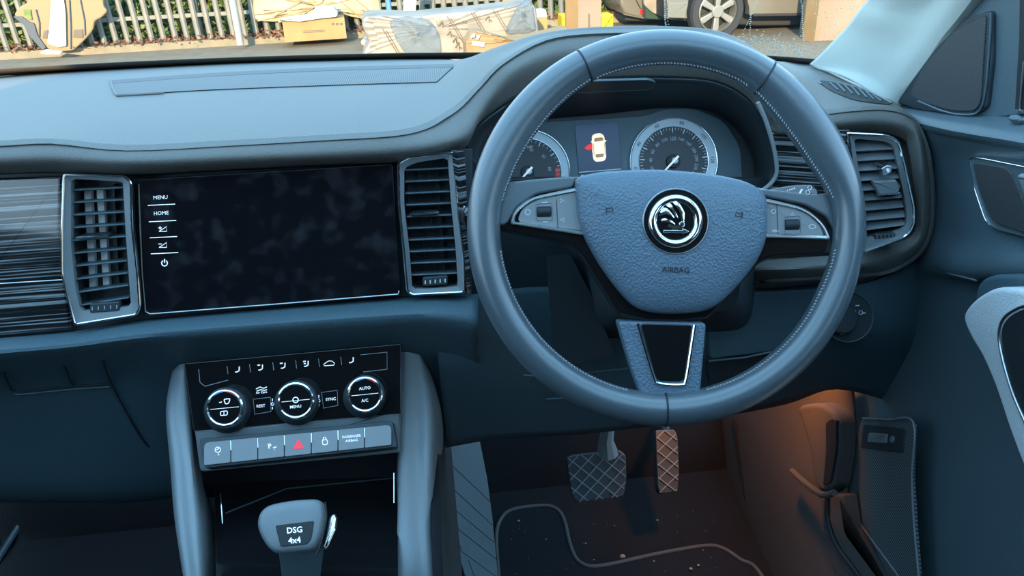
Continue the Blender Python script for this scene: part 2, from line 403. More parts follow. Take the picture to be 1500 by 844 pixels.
for (x, y, r) in drops:
    if x > 1206+(92-y)*.9 or (x < 1130 and y > 42+(x-960)*.24+8): continue
    p, n = on_glass(x, y); L = []
    rr = r*.0011
    uu = Vector((1, 0, 0)); vv = n.cross(uu)
    if n.dot(CP-p) < 0: n = -n
    L = [[p+uu*rr*s_*cos(2*pi*k/6)+vv*rr*s_*sin(2*pi*k/6)+n*rr*hh for k in range(6)] for s_, hh in ((1, 0), (.8, .35), (.3, .55))]
    mb.loops(L, True, True, True)
o = obj('rain_drops', mb, 'water', win, smooth=60); o['kind'] = 'stuff'

# A pillar
rows = [[PY(1196, 92, 1.19), PY(1212, 78, 1.16), PY(1245, 45, 1.10), PY(1266, 18, 1.05), PY(1290, -12, 1.0), PY(1330, -80, .9)],
        [PY(1215, 104, 1.15), PY(1238, 92, 1.11), PY(1275, 55, 1.04), PY(1298, 25, .99), PY(1320, -5, .95), PY(1360, -80, .86)],
        [PY(1258, 124, 1.05), PY(1285, 110, 1.02), PY(1318, 75, .97), PY(1345, 40, .93), PY(1375, 0, .89), PY(1420, -70, .82)],
        [PY(1300, 147, .98), PY(1325, 132, .955), PY(1360, 85, .91), PY(1388, 45, .875), PY(1415, 5, .84), PY(1465, -70, .78)],
        [PY(1312, 160, .97), PY(1336, 145, .97), PY(1375, 95, .93), PY(1400, 55, .89), PY(1432, 5, .86), PY(1485, -70, .8)]]
struct('trim_1', loft(rows, 5, 5), 'pillar', solid=.012)['label'] = 'pale grey windscreen pillar trim'

# ================================================================= DASHBOARD
dash = thing('dashboard', 'dark grey soft plastic dashboard spanning the whole width under the windscreen', 'dashboard', (0, .95, .6))
C_ = [
 [(-90,121,1.26),(-90,145,1.1),(-90,180,.95),(-90,213,.86),(-90,227,.84),(-90,241,.835),(-90,258,.87)],
 [(0,112,1.28),(0,140,1.1),(0,178,.95),(0,212,.86),(0,226,.84),(0,239,.835),(0,256,.87)],
 [(77,106,1.29),(77,134,1.1),(77,174,.95),(77,209,.86),(77,224,.84),(77,237,.835),(77,254,.87)],
 [(187,99,1.3),(187,128,1.1),(187,172,.95),(187,218,.86),(187,231,.84),(187,242,.835),(187,258,.87)],
 [(340,92,1.3),(340,120,1.1),(340,166,.95),(340,211,.86),(340,225,.84),(340,236,.835),(340,250,.87)],
 [(480,88,1.3),(480,114,1.1),(480,158,.95),(480,203,.86),(480,218,.84),(480,230,.835),(480,243,.87)],
 [(570,86,1.3),(565,111,1.1),(560,150,.96),(577,197,.865),(585,212,.843),(596,224,.835),(606,238,.87)],
 [(610,86,1.3),(606,104,1.12),(597,136,.99),(622,187,.872),(640,200,.85),(655,211,.84),(668,222,.87)],
 [(640,86,1.3),(632,98,1.15),(622,118,1.04),(650,172,.88),(671,184,.855),(686,198,.85),(684,215,.88)],
 [(660,87,1.3),(655,92,1.18),(662,108,1.04),(676,154,.89),(692,166,.86),(702,173,.855),(697,187,.885)],
 [(680,92,1.3),(688,84,1.12),(698,96,1.0),(704,126,.90),(715,133,.87),(724,140,.862),(720,166,.89)],
 [(720,98,1.3),(725,70,1.05),(732,80,.97),(738,93,.91),(751,99,.88),(760,106,.87),(755,144,.89)],
 [(780,104,1.3),(790,53,1.03),(794,56,.97),(800,60,.93),(806,72,.89),(815,85,.875),(815,125,.89)],
 [(880,104,1.3),(870,45,1.03),(872,46,.98),(875,50,.93),(880,66,.89),(885,80,.88),(895,116,.89)],
 [(980,105,1.3),(980,44,1.03),(980,45,.98),(980,50,.93),(980,68,.89),(980,85,.88),(980,114,.89)],
 [(1060,105,1.28),(1060,52,1.03),(1060,54,.98),(1060,62,.93),(1058,80,.89),(1055,95,.88),(1048,120,.89)],
 [(1110,96,1.26),(1115,78,1.05),(1118,85,.98),(1118,100,.93),(1112,116,.88),(1105,130,.87),(1095,145,.89)],
 [(1140,89,1.26),(1148,95,1.08),(1153,115,.98),(1153,148,.89),(1142,165,.865),(1135,172,.86),(1122,180,.885)],
 [(1165,89,1.26),(1180,110,1.1),(1190,135,.98),(1197,165,.88),(1190,178,.86),(1180,187,.85),(1140,197,.88)],
 [(1195,92,1.24),(1215,110,1.12),(1235,137,.98),(1245,162,.88),(1240,173,.86),(1235,182,.85),(1228,196,.87)],
 [(1215,104,1.19),(1245,120,1.08),(1272,141,.96),(1290,160,.88),(1290,170,.85),(1290,180,.84),(1286,196,.86)],
 [(1260,125,1.1),(1280,136,1.02),(1305,151,.93),(1326,168,.87),(1332,178,.84),(1333,190,.83),(1322,205,.85)],
 [(1295,145,1.02),(1312,153,.96),(1330,167,.9),(1347,188,.86),(1350,204,.84),(1345,216,.83),(1330,220,.845)],
 [(1345,205,.95),(1352,218,.91),(1358,232,.87),(1361,242,.85),(1360,250,.83),(1350,256,.825),(1336,260,.84)],
 [(1362,300,.93),(1364,300,.89),(1366,305,.86),(1365,310,.84),(1360,312,.82),(1350,312,.815),(1342,310,.83)],
 [(1355,362,.91),(1356,363,.88),(1355,363,.85),(1352,363,.83),(1348,361,.81),(1343,355,.80),(1335,345,.82)],
 [(1312,412,.89),(1310,408,.86),(1308,402,.84),(1305,396,.815),(1300,388,.80),(1295,378,.795),(1288,362,.81)],
 [(1240,430,.87),(1240,424,.84),(1240,414,.82),(1240,404,.80),(1240,396,.79),(1240,386,.79),(1240,370,.81)],
 [(1130,436,.87),(1130,428,.84),(1130,420,.82),(1130,410,.80),(1130,400,.79),(1130,392,.79),(1130,380,.83)],
 [(1030,436,.88),(1030,428,.86),(1030,420,.84),(1030,412,.82),(1030,402,.81),(1030,392,.81),(1030,380,.85)]]
for c in C_:   # the lip overhangs the fascia left of the hood
    if c[3][0] < 600:
        for k, Y in ((3, .832), (6, .85)): c[k] = (c[k][0], c[k][1], Y)
        c[2] = (c[2][0], c[2][1], c[2][2]-.015)
    elif c[3][0] < 680:
        dY = {622: .845, 650: .862, 676: .882}[c[3][0]]; c[3] = (c[3][0], c[3][1], dY); c[6] = (c[6][0], c[6][1], dY+.02)
for c in C_:
    if c[3][0] > 690 and c[3][0] < 1130: c[3] = (c[3][0], c[3][1], {704: .893, 738: .895}.get(c[3][0], .90))
    l, m_, i_ = c[3], c[4], c[5]; f1 = .30
    c[4] = (l[0]+(i_[0]-l[0])*f1, l[1]+(i_[1]-l[1])*f1, l[2]-.008); c[5] = (i_[0], i_[1], l[2]-(.014 if l[0] > 600 else .013)); c[6] = (c[6][0], c[6][1], max(c[6][2], c[5][2]+.014))
rows = [[PY(*c[k]) for c in C_] for k in range(7)]
rows.insert(3, [p.lerp(q, .93) for p, q in zip(rows[2], rows[3])])
padmb = loft(rows, 4, 4); obj('top_pad', padmb, 'dash_soft', dash, solid=.004, smooth=50)
from mathutils.bvhtree import BVHTree
def bvh(mb_): return BVHTree.FromPolygons(mb_.v, mb_.f)
BT = bvh(padmb)
def drape(B, x, y, off=0):
    h = B.ray_cast(CP, ray(x, y).normalized())
    n = h[1] if h[1].dot(CP-h[0]) > 0 else -h[1]
    return h[0]+n*off
def sheet(B, top, bot, nu, nv, off, thk=.0012):
    T_, B_ = spline([(a, b, 0) for a, b in top], nu), spline([(a, b, 0) for a, b in bot], nu); mb = MB()
    g = [[drape(B, *(p.lerp(q, j/nv)).xy, off) for p, q in zip(T_, B_)] for j in range(nv+1)]
    return mb.loops(g, False)
# long speaker / defroster grille let into the top
gtop = [(163,119),(300,109),(480,100),(664,95)]; gbot = [(173,141),(300,133),(480,126),(640,121)]
obj('defroster_grille', sheet(BT, [(x, y+4) for x, y in gtop], gbot, 14, 4, .0012), 'grille_top', dash, smooth=60)
obj('painted_grille_shadow', sheet(BT, gtop, [(x, y+5) for x, y in gtop], 14, 1, .0014), 'plastic_dark', dash, smooth=60)  # dark strip stands in for the shade at the grille's upper edge
obj('grille_edge', MB().tube([drape(BT, q.x, q.y, .0012) for q in spline([(162,118,0),(166,131,0),(171,140,0),(180,141,0),(240,137.5,0)], 6)], .0018, 6), 'dash_soft', dash)
stop = [(1200,120),(1225,122),(1265,132),(1306,152)]; sbot = [(1203,124),(1220,135),(1255,148),(1302,154)]
obj('side_defroster', sheet(BT, stop, sbot, 6, 3, .0010), 'black', dash, smooth=60)
for k in range(7):
    t = (k+.7)/8; xa, xb = 1208+t*84, 1220+t*84; ya = 121+t*t*26+1; yb = 129+t*22
    obj('defroster_slat', MB().tube([drape(BT, xa, ya+1, .002), drape(BT, xb, yb+3, .002)], .0011, 6), 'plastic_mid', dash)
obj('defroster_rim', MB().tube([drape(BT, q.x, q.y, .001) for q in spline([(1203,124,0),(1200,120,0),(1225,122,0),(1265,132,0),(1306,152,0)], 5)], .0012, 6), 'plastic_grey', dash)

# fascia backing and lower dashboard
ff = Fr(PY(205, 262, .85), PY(575, 240, .85), PY(205, 460, .815))
obj('fascia_backing', slab(ff, [(-90,240),(190,236),(480,226),(610,218),(692,218),(692,450),(-90,510)], -.02, -.012, .001), 'plastic_dark', dash)
cx = [-90, 0, 110, 210, 400, 570, 640, 700]
rw = [([500,494,484,468,450,436,432,431], .822), ([508,500,491,476,460,447,443,446], .79), ([526,518,508,495,480,469,468,478], .768), ([548,540,530,519,508,502,505,515], .80), ([585,575,565,560,555,550,550,560], .845), ([650,645,640,630,620,610,610,610], .875), ([728,728,728,726,700,670,655,642], .90), ([735,735,735,733,705,674,658,645], .96)]
rows = [[PY(x+(10 if (i > 4 and x == 700) else 0), y, Y) for x, y in zip(cx, ys)] for i, (ys, Y) in enumerate(rw)]
obj('lower_panel', loft(rows, 4, 4), 'dash_dark', dash, solid=.005, smooth=50)
# ledge under the fascia catches the light
# glovebox door joints
lf = Fr(PY(0, 540, .78), PY(240, 520, .78), PY(0, 640, .84))
def surf_y(x, y):  # depth on the lower panel by interpolation
    yy = [r[0] for r in rw]; i = min(range(len(cx)-1), key=lambda k: abs((cx[k]+cx[k+1])/2-x)); t = (x-cx[i])/(cx[i+1]-cx[i])
    ys = [r[0][i]*(1-t)+r[0][i+1]*t for r in rw]
    for k in range(len(ys)-1):
        if ys[k] <= y <= ys[k+1]:
            s_ = (y-ys[k])/(ys[k+1]-ys[k]); return rw[k][1]*(1-s_)+rw[k+1][1]*s_
    return rw[-1][1]
mb = MB()
for P in ([(5,543),(14,565),(28,573),(100,566),(160,562)], [(94,535),(107,566)], [(150,527),(165,565),(200,630),(218,655)]):
    Q = spline([(a, b, 0) for a, b in P], 6); mb.tube([PY(q.x, q.y, surf_y(q.x, q.y)-.0015) for q in Q], .0012, 6)
obj('glovebox_joint', mb, 'black', dash)
mb = MB(); mb.tube([PY(q.x, q.y, surf_y(q.x, q.y)-.001) for q in spline([(20,576,0),(30,578,0),(100,571,0),(160,567,0)], 6)], .001, 6)
obj('glovebox_latch_edge', mb, 'plastic_mid', dash)

bkf = Fr(PY(1130, 200, .91), PY(1330, 220, .885), PY(1130, 380, .885))
obj('vent_recess_backing', slab(bkf, rc([(1150,190),(1300,186),(1345,200),(1368,260),(1370,320),(1350,370),(1290,400),(1150,405)], 12), -.012, 0, .001), 'dash_soft', dash)
# knee area in front of the driver
kn_ = [[(640,450,.83),(640,500,.815),(645,560,.83),(655,651,.90)], [(700,430,.83),(705,500,.82),(712,560,.84),(722,640,.90)], [(790,420,.89),(798,490,.87),(805,560,.87),(822,634,.92)],
 [(900,420,.88),(900,490,.86),(900,560,.87),(900,627,.92)], [(1040,425,.845),(1040,470,.835),(1045,520,.835),(1055,606,.90)], [(1150,425,.83),(1150,465,.82),(1150,512,.82),(1150,588,.89)],
 [(1262,415,.82),(1264,460,.81),(1264,505,.82),(1225,566,.88)], [(1345,380,.86),(1352,440,.85),(1352,500,.85),(1320,590,.89)]]
rows = [[PY(*c[k]) for c in kn_] for k in range(4)]
obj('knee_panel', loft(rows, 5, 5), 'dash_dark', dash, solid=.005, smooth=50)
kf = Fr(PY(1040, 525, .83), PY(1150, 510, .815), PY(1040, 440, .84))
obj('column_lower_cover', slab(kf, rc([(1030,432),(1215,422),(1205,470),(1150,514),(1040,528)], 8), -.01, .012, .004), 'dash_dark', dash)
obj('painted_gap', slab(kf, rc([(1035,531),(1130,520),(1120,565),(1040,570)], 6), -.01, .004, .001), 'black', dash)  # solid black slab; the dark of the gap is only its colour
mb = MB(); mb.tube([kf.hit(1038, 529, .012), kf.hit(1090, 524, .012), kf.hit(1148, 512, .012)], .0015, 6); obj('cover_edge', mb, 'plastic_mid', dash)
mb = MB(); mb.tube([PY(745,548,.85), PY(800,552,.85), PY(920,540,.85)], .0016, 6); mb.tube([PY(800,585,.865), PY(830,583,.865)], .0015, 6); obj('panel_edge', mb, 'plastic_mid', dash)
cf = Fr(PY(690, 300, .905), PY(1130, 285, .905), PY(690, 420, .90))
obj('column_shroud_backing', slab(cf, rc([(686,225),(720,262),(1105,262),(1140,262),(1140,440),(1035,445),(690,470)], 4), -.01, 0, .001), 'plastic_dark', dash)
# steering column shroud (solid, from hub back into the dash)
mb = MB(); L = []
for Y, xs, ya, yb in ((.66, (880, 1100), 270, 455), (.76, (850, 1110), 275, 470), (.90, (810, 1130), 290, 500)):
    L.append([PY(p.x, p.y, Y) for p in rc([(xs[0], ya), (xs[1], ya-3), (xs[1]-20, yb), (xs[0]+40, yb+5)], 30, 5)])
mb.loops(L, True, True, True); obj('column_shroud', mb, 'plastic_dark', dash)
mb = MB(); mb.loops([[PY(p[0], p[1], Y) for p in rc([(800,375),(835,372),(870,440),(900,520),(812,540)], 8)] for Y in (.80, .86)], True, True, True); obj('column_side_cover', mb, 'plastic_dark', dash)

# striped decorative trims
obj('striped_trim', slab(ff, rc([(-90,264),(90,258),(88,330),(96,420),(106,483),(-90,500)], 3), -.012, .002, .003), 'striped_trim', dash, label='glossy black trim with fine horizontal silver stripes')
mb = MB(); mb.tube([ff.hit(-90, 421, .002), ff.hit(92, 410, .002)], .0007, 6); obj('trim_line', mb, 'satin', dash)
rf = Fr(PY(1125, 200, .895), PY(1250, 195, .855), PY(1125, 290, .88))
obj('striped_trim', slab(rf, rc([(1127,196),(1245,190),(1275,300),(1275,378),(1120,384),(1122,282),(1133,270),(1140,252),(1137,225)], 2), -.01, .002, .001), 'striped_trim', dash, label='striped trim between instrument cluster and right air vent')
obj('striped_trim', slab(Fr(PY(672,220,.822),PY(692,218,.83),PY(672,420,.80)), [(669,222),(681,221),(690,430),(684,431)], -.01, .0, .0005), 'striped_trim', dash, label='narrow striped strip beside the centre vent')

# ================================================================= SCREEN
fs = Fr(PY(205, 262, .838), PY(575, 240, .838), PY(210, 460, .803))
scr = thing('infotainment_screen', 'wide glossy black touchscreen with finger smudges between two air vents', 'screen', fs.hit(395, 350))
sp2 = rc([(202,263),(575,240),(587,433),(212,462)], 4)
obj('glass_panel', slab(fs, sp2, -.012, .0, .001), 'screen_glass', scr)
mb = MB(); mb.tube([fs.hit(p[0], p[1], .0005) for p in [(203,270),(204,300),(208,400),(213,456),(220,460),(400,446),(583,431),(585,426)]], .0008, 6); obj('chrome_edge', mb, 'satin', scr)
mb = MB()
for s, x, y in (('MENU', 235, 289.5), ('HOME', 236, 312.5)): text(fs, s, x, y, 5.5, .0004, mb, (1, -.05), .0)
for x, y in ((235.5,300), (237,324), (238.5,347.5), (240,371)): stroke(fs, [(x-19, y+1), (x+21, y-1)], 1.1, .0003, mb)
for y, pl in ((336, 1), (359.5, 0)):
    stroke(fs, [(233, y+3), (244, y+3), (244, y-4), (233, y+3)], 1, .0003, mb); stroke(fs, [(232, y-2), (237, y-2)], 1.1, .0003, mb)
    if pl: stroke(fs, [(234.5, y-4.5), (234.5, y+.5)], 1.1, .0003, mb)
stroke(fs, [(241+4.2*cos(a), 385.5+4.2*sin(a)) for a in [(-60+k*300/14)*pi/180 for k in range(15)]], 1.5, .0003, mb); stroke(fs, [(241, 379.5), (241, 385)], 1.5, .0003, mb)
obj('key_lettering', mb, 'print_lit', scr)

# ================================================================= AIR VENTS
def vent(label, fr, outer, inner, slats, tab, wheel, vanes, slat_mat='plastic_mid', flat=.0, dots=False, deep=.035):
    t = thing('air_vent', label, 'air vent', fr.hit(outer[0][0], outer[0][1]), 'dashboard air vents')
    obj('chrome_trim', rim(fr, outer, .0026, .001, .0055), 'chrome', t)
    obj('frame', rim(fr, outer, .004, -.006, .004, w0=.0017, inner=None), 'plastic_grey', t) if False else None
    # bezel between chrome and opening
    Q = fr.px(outer, .004); O = inset(Q, .0017); I = fr.px(inner, .001)
    n = len(O)
    # resample inner to match outer by angle
    def resamp(P, k):
        P = [Vector(p) for p in P]; d = [0]
        for i in range(len(P)): d.append(d[-1]+(P[(i+1) % len(P)]-P[i]).length)
        out = []
        for j in range(k):
            s_ = d[-1]*j/k; i = max(a for a in range(len(P)) if d[a] <= s_+1e-12); q = (s_-d[i])/max(1e-9, d[i+1]-d[i]); out.append(P[i].lerp(P[(i+1) % len(P)], q))
        return out
    O2, I2 = resamp(O, 64), resamp(I, 64)
    mb = MB().loops([[fr.W(p, -.006) for p in O2], [fr.W(p, .004) for p in O2], [fr.W(p, .001) for p in I2], [fr.W(p, -.02) for p in I2]]); obj('bezel', mb, 'plastic_grey', t, smooth=25)
    mb = MB().loops([[fr.W(p, -.006) for p in I2], [fr.W(p, -deep) for p in I2]], True, False, True); obj('duct', mb, 'black', t)
    for (xa, ya, xb, yb) in slats:
        a, b = fr.loc(xa, ya, -.003), fr.loc(xb, yb, -.003); th = .0009
        mb = MB(); d = Vector((0, 1))
        sec = [(th, -.003), (0, -.0022), (-th, -.003), (-th+flat, -.021), (th+flat, -.021)]
        mb.loops([[fr.W(p+d*s0, h) for s0, h in sec] for p in (a, b)], True, True, True); obj('slat', mb, slat_mat, t)
    for (xa, ya, xb, yb, *pw) in vanes:
        a, b = fr.loc(xa, ya, -.022), fr.loc(xb, yb, -.022); mb = MB(); e = Vector((1, 0))*(.0034 if pw else .0006)
        mb.loops([[fr.W(p+e*s0, h) for s0, h in ((-1, -.022), (1, -.022), (1, -.034), (-1, -.034))] for p in (a, b)], True, True, True); obj('vane', mb, 'vane_light_paint' if pw else 'plastic_dark', t)
    if tab:
        (xa, ya, xb, yb) = tab; a, b = fr.loc(xa, ya, .004), fr.loc(xb, yb, .004)
        m_ = MB(); L = []
        for k in range(9):
            q = a.lerp(b, k/8); s_ = 1 if 0 < k < 8 else .6
            L.append([fr.W(q+Vector((0, .0016*s_*cos(w))), .003+.0022*s_*sin(w)) for w in [2*pi*j/10 for j in range(10)]])
        m_.loops(L, True, True, True); tb = obj('adjuster_tab', m_, 'chrome', t, label='chrome adjuster tab')
        mb = MB(); c = (a+b)/2; hw = (b-a)*.46
        mb.loops([[fr.W(c+hw*sx+Vector((0, sy)), h) for sx, sy in ((-1, -.0022), (1, -.0022), (1, .0012), (-1, .0012))] for h in (-.018, .003)], True, True, True); obj('tab_body', mb, 'plastic_dark', tb)
    x0, y0, x1, y1 = wheel
    w = obj('thumb_wheel', slab(fr, rc([(x0, y0+2), (x1, y0-1), (x1, y1-3), (x0, y1)], 3), -.004, .003, .0015), 'plastic_dark', t)
    mb = MB()
    for k in range(5): q = x0+4+(x1-x0-8)*k/4; yy = (y0+y1)/2+1-2.5*k/4; stroke(fr, [(q, yy-2.6), (q, yy+2.6)], 1.6 if dots else .8, .003, mb)
    obj('wheel_marks', mb, 'print_dim' if not dots == True else 'print_white', w)
    # blank below the slats
    return t
vf = Fr(PY(92, 255, .835), PY(190, 250, .835), PY(105, 470, .80))
vo = rc([(91,254),(182,257),(193,266),(195,335),(203,405),(206,452),(200,463),(108,478),(98,440),(88,400),(88,330)], [4,6,6,8,8,5,4,4,8,8,8], 3)
vi = rc([(104,262),(180,266),(184,340),(189,410),(192,449),(118,456),(110,420),(104,360)], [4,4,8,6,4,4,6,6], 3)
sl = [(105+.0*k+(k*k*.05), 279+18*k+.1*k*k, 180+k*1.0, 275+17.9*k) for k in range(10)]
va = [(128,280,136,424,1),(146,278,156,420,1),(166,270,174,420),(112,275,122,425)]
vent('left air vent with chrome outline beside the black touchscreen', vf, vo, vi, sl, (110, 348.5, 158, 345.5), (131, 443, 175, 459), va, flat=.0, dots='pale')
vf2 = Fr(PY(583, 236, .835), PY(668, 230, .835), PY(597, 430, .80))
vo2 = rc([(582,238),(598,229),(665,222),(669,260),(675,330),(681,380),(682,430),(602,434),(595,427),(590,370),(583,300)], [5,5,3,8,8,8,4,5,4,8,8], 3)
vi2 = rc([(592,246),(610,238),(656,231),(661,300),(668,370),(671,420),(604,424),(600,370),(592,300)], [4,6,4,8,8,4,4,8,8], 3)
sl2 = [(592+k*1.0, 249.5+17.1*k, 658+k*1.3, 246.5+17.1*k) for k in range(10)]
va2 = [(596,252,606,400),(613,250,622,398),(627,248,637,396),(641,248,651,396)]
vent('centre air vent with chrome outline between touchscreen and steering wheel', vf2, vo2, vi2, sl2, (601, 314, 643, 311), (619, 405, 656, 420), va2, dots=True)
vf3 = Fr(PY(1240, 195, .815), PY(1325, 200, .80), PY(1265, 365, .795))
vo3 = rc([(1241,194),(1300,197),(1318,205),(1328,245),(1341,305),(1341,328),(1331,347),(1266,371),(1255,300)], [3,12,12,10,10,8,10,3,8], 3)
vi3 = rc([(1251,203),(1297,207),(1309,213),(1318,255),(1329,310),(1328,330),(1320,338),(1270,350),(1268,300),(1258,250)], [3,8,6,6,6,6,6,3,8,8], 3)
sl3 = [(1253+k*1.6, 221+14.6*k, 1310+k*2.2, 218+14.2*k) for k in range(8)] + [(1268, 337, 1327, 329)]
v3 = vent('right air vent beside the driver door with flattened slats and a clip', vf3, vo3, vi3, sl3, (1284, 285, 1318, 283), (1281, 342, 1312, 351), [], slat_mat='plastic_grey', flat=.010)
# flap tab and clip on the right vent
obj('centre_flap', slab(vf3, rc([(1279,266),(1314,264),(1319,279),(1314,285),(1288,286)], 3), -.01, .009, .002), 'plastic_grey', v3)
clip = thing('phone_holder_clip', 'small brass coloured metal clip hooked on a slat of the right air vent', 'clip', vf3.hit(1298, 250, .01))
mb = MB(); L = slab(vf3, rc([(1291,247),(1300,242),(1308,243),(1307,252),(1299,257),(1292,258)], 2), -.002, .013, .0012, mb=mb); obj('clip_head', mb, 'satin', clip)
mb = MB(); slab(vf3, circ(1301, 250, 3.2, 16), .013, .0145, .0005, mb=mb); obj('clip_screw', mb, 'chrome', clip)
mb = MB(); mb.tube([vf3.hit(1282, 239, -.004), vf3.hit(1292, 243, .004), vf3.hit(1300, 244, .010)], .0018, 8); obj('clip_arm', mb, 'plastic_dark', clip)

# ================================================================= INSTRUMENT CLUSTER
cl = thing('instrument_cluster', 'instrument cluster with two dials and a colour display behind the steering wheel', 'instrument cluster', PY(900, 240, .95))
cfr = Fr(PY(740, 290, .925), PY(1090, 280, .925), PY(745, 190, .965))
op = [(684,300),(682,250),(684,215),(697,187),(720,166),(755,144),(815,125),(895,116),(980,114),(1048,120),(1095,145),(1122,180),(1134,218),(1138,250),(1128,272),(1110,285)]
fa = [(705,320),(703,255),(706,228),(718,204),(736,188),(765,176),(820,170),(890,164),(965,156),(1020,156),(1060,170),(1090,200),(1104,228),(1108,255),(1104,280),(1095,300)]
mb = MB(); mb.loops([spline([PY(x, y, .898) for x, y in op], 4), spline([PY(x+(900-x)*.04, y+6, .91) for x, y in op], 4), spline([cfr.hit(x, y, .004) for x, y in fa], 4)], False)
obj('hood_wall', mb, 'plastic_dark', cl, solid=.002, smooth=50)
obj('face', slab(cfr, rc([(695,330),(695,225),(730,186),(765,172),(820,166),(965,152),(1030,152),(1070,168),(1105,205),(1115,260),(1110,330)], 8), -.01, 0, .001), 'dial_face', cl)
obj('face_surround', slab(cfr, rc([(770,184),(800,178),(945,170),(970,160),(1015,158),(1060,176),(1085,215),(1090,300),(720,300),(715,230),(740,200)], 14), 0, .0025, .001), 'plastic_mid', cl)
obj('hood_edge', MB().tube(spline([PY(x, y, .876) for x, y in [(1110,150),(1122,178),(1133,215),(1138,250),(1130,268),(1112,282)]], 6), .0026, 8), 'rail', cl)
obj('hood_edge', MB().tube(spline([PY(x, y, .876) for x, y in [(683,290),(682,235),(688,205),(705,182),(740,156)]], 6), .0012, 6), 'plastic_dark', cl)
hp = rc([(832,126),(850,120),(950,117),(962,122),(952,132),(845,137)], 5)
hf = Fr(PY(832, 128, .895), PY(960, 122, .895), PY(840, 140, .93)); obj('hood_lens', slab(hf, hp, -.001, .001, .0005), 'plastic_dark', cl); obj('lens_rim', rim(hf, hp, .0008, -.001, .0016), 'plastic_mid', cl)
def dial(label, x, y, r, nt_, labels, red, a0, a1, na, ndl_len):
    d = obj('dial', slab(cfr, circ(x, y, r, 48), .0, .004, .001), 'dial_ring', cl, label=label)
    obj('dial_rim', rim(cfr, circ(x, y, r+1.5, 48), .001, .001, .0065), 'chrome', d)
    obj('dial_plate', slab(cfr, circ(x, y, r*.80, 48), .003, .0046, .0004), 'dial_face', d)
    obj('dial_inner_rim', rim(cfr, circ(x, y, r*.81, 48), .0006, .004, .0058), 'chrome', d)
    mb = MB()
    P = lambda a, q: (x+q*r*cos(a), y+q*r*sin(a))
    for k in range(nt_+1):
        a = a0+(a1-a0)*k/nt_; stroke(cfr, [P(a, .78), P(a, .67 if k % 4 == 0 else .72)], 1.2 if k % 4 == 0 else .55, .0046, mb)
    obj('ticks', mb, 'print_white', d); mb = MB()
    for k, s in enumerate(labels):
        a = a0+(a1-a0)*k/(len(labels)-1); q = P(a, .53); text(cfr, s, q[0], q[1], r*.072, .0047, mb, (cos(a+pi/2), sin(a+pi/2)), .01)
    obj('numerals', mb, 'print_dim', d)
    if red:
        mb = MB(); stroke(cfr, [P(red[0]+(red[1]-red[0])*k/6, .72) for k in range(7)], r*.10, .0046, mb); obj('red_zone', mb, 'red_mark', d)
    obj('hub', slab(cfr, circ(x, y, r*.16, 20), .004, .008, .001), 'black', d); obj('hub_cap', slab(cfr, circ(x+2, y-1, r*.075, 16), .008, .0095, .0006), 'dial_ring', d)
    mb = MB(); c_, s_ = cos(na), sin(na); L = []
    A = [(x-c_*r*.16-s_*1.8, y-s_*r*.16+c_*1.8), (x-c_*r*.16+s_*1.8, y-s_*r*.16-c_*1.8), (x+c_*r*ndl_len+s_*.7, y+s_*r*ndl_len-c_*.7), (x+c_*r*ndl_len-s_*.7, y+s_*r*ndl_len+c_*.7)]
    mb.loops([[cfr.hit(p[0], p[1], .010) for p in A], [cfr.hit(p[0], p[1], .0112) for p in A]], True, True, True); obj('needle', mb, 'needle', d)
    return d
R_ = radians
d1 = dial('rev counter with red zone, partly behind the wheel rim', 773, 252, 61, 32, ['', '10', '20', '30', '40', '50', '60', ''], (R_(-8), R_(18)), R_(135), R_(388), R_(133), .62)
mb = MB(); text(cfr, 'rpm x 100', 768, 216, 4, .0048, mb, (1, -.04)); obj('caption', mb, 'print_white', d1)
sd = obj('fuel_gauge', slab(cfr, circ(772, 276, 13, 24), .0046, .0056, .0003), 'dial_face', d1); obj('gauge_rim', rim(cfr, circ(772, 276, 13.5, 24), .0006, .0046, .0062), 'chrome', sd) if False else None
d2 = dial('speedometer, right of the display', 987, 236, 63, 48, ['', '20', '40', '60', '80', '100', '120', '140', '160', '180', '200', '220', '240'], None, R_(140), R_(395), R_(133), .60)
mb = MB()
for k, s in enumerate(['20', '40', '60', '80', '100', '120', '140']):
    a = R_(168)+R_(38)*k; q = (987+.90*63*cos(a), 236+.90*63*sin(a)); mb = MB(); text(cfr, s, q[0], q[1], 5, .0042, mb, (cos(a+pi/2), sin(a+pi/2)), .01); obj('outer_numeral', mb, 'dial_face', d2)
mb = MB(); text(cfr, 'km/h', 987, 205, 2.6, .0048, mb); obj('caption', mb, 'print_dim', d2)
ds = obj('display', slab(cfr, [(842,183),(905,178),(911,250),(848,255)], .001, .004, .0004), 'display', cl, label='dark blue display showing a car with an open red door')
mb = MB(); fill(cfr, rc([(867,199),(871,196),(880,195),(885,199),(887,215),(888,231),(885,236),(872,237),(869,233),(867,215)], 3), .0042, mb); fill(cfr, [(865,208),(868,206),(868,209)], .0042, mb); fill(cfr, [(889,206),(886,205),(886,208)], .0042, mb)
obj('car_picture', mb, 'disp_car', ds)
mb = MB(); fill(cfr, rc([(870,208),(884,206),(883,201),(871,202)], 2), .0047, mb); fill(cfr, rc([(872,226),(885,225),(884,230),(873,231)], 2), .0047, mb); stroke(cfr, [(869,210),(870.5,228)], .8, .0047, mb); stroke(cfr, [(885.5,209),(886.5,227)], .8, .0047, mb); obj('picture_windows', mb, 'disp_line', ds)
mb = MB(); fill(cfr, [(867.5,210),(862,212),(856,217),(861,220),(868,219)], .0045, mb); obj('open_door_mark', mb, 'disp_red', ds)
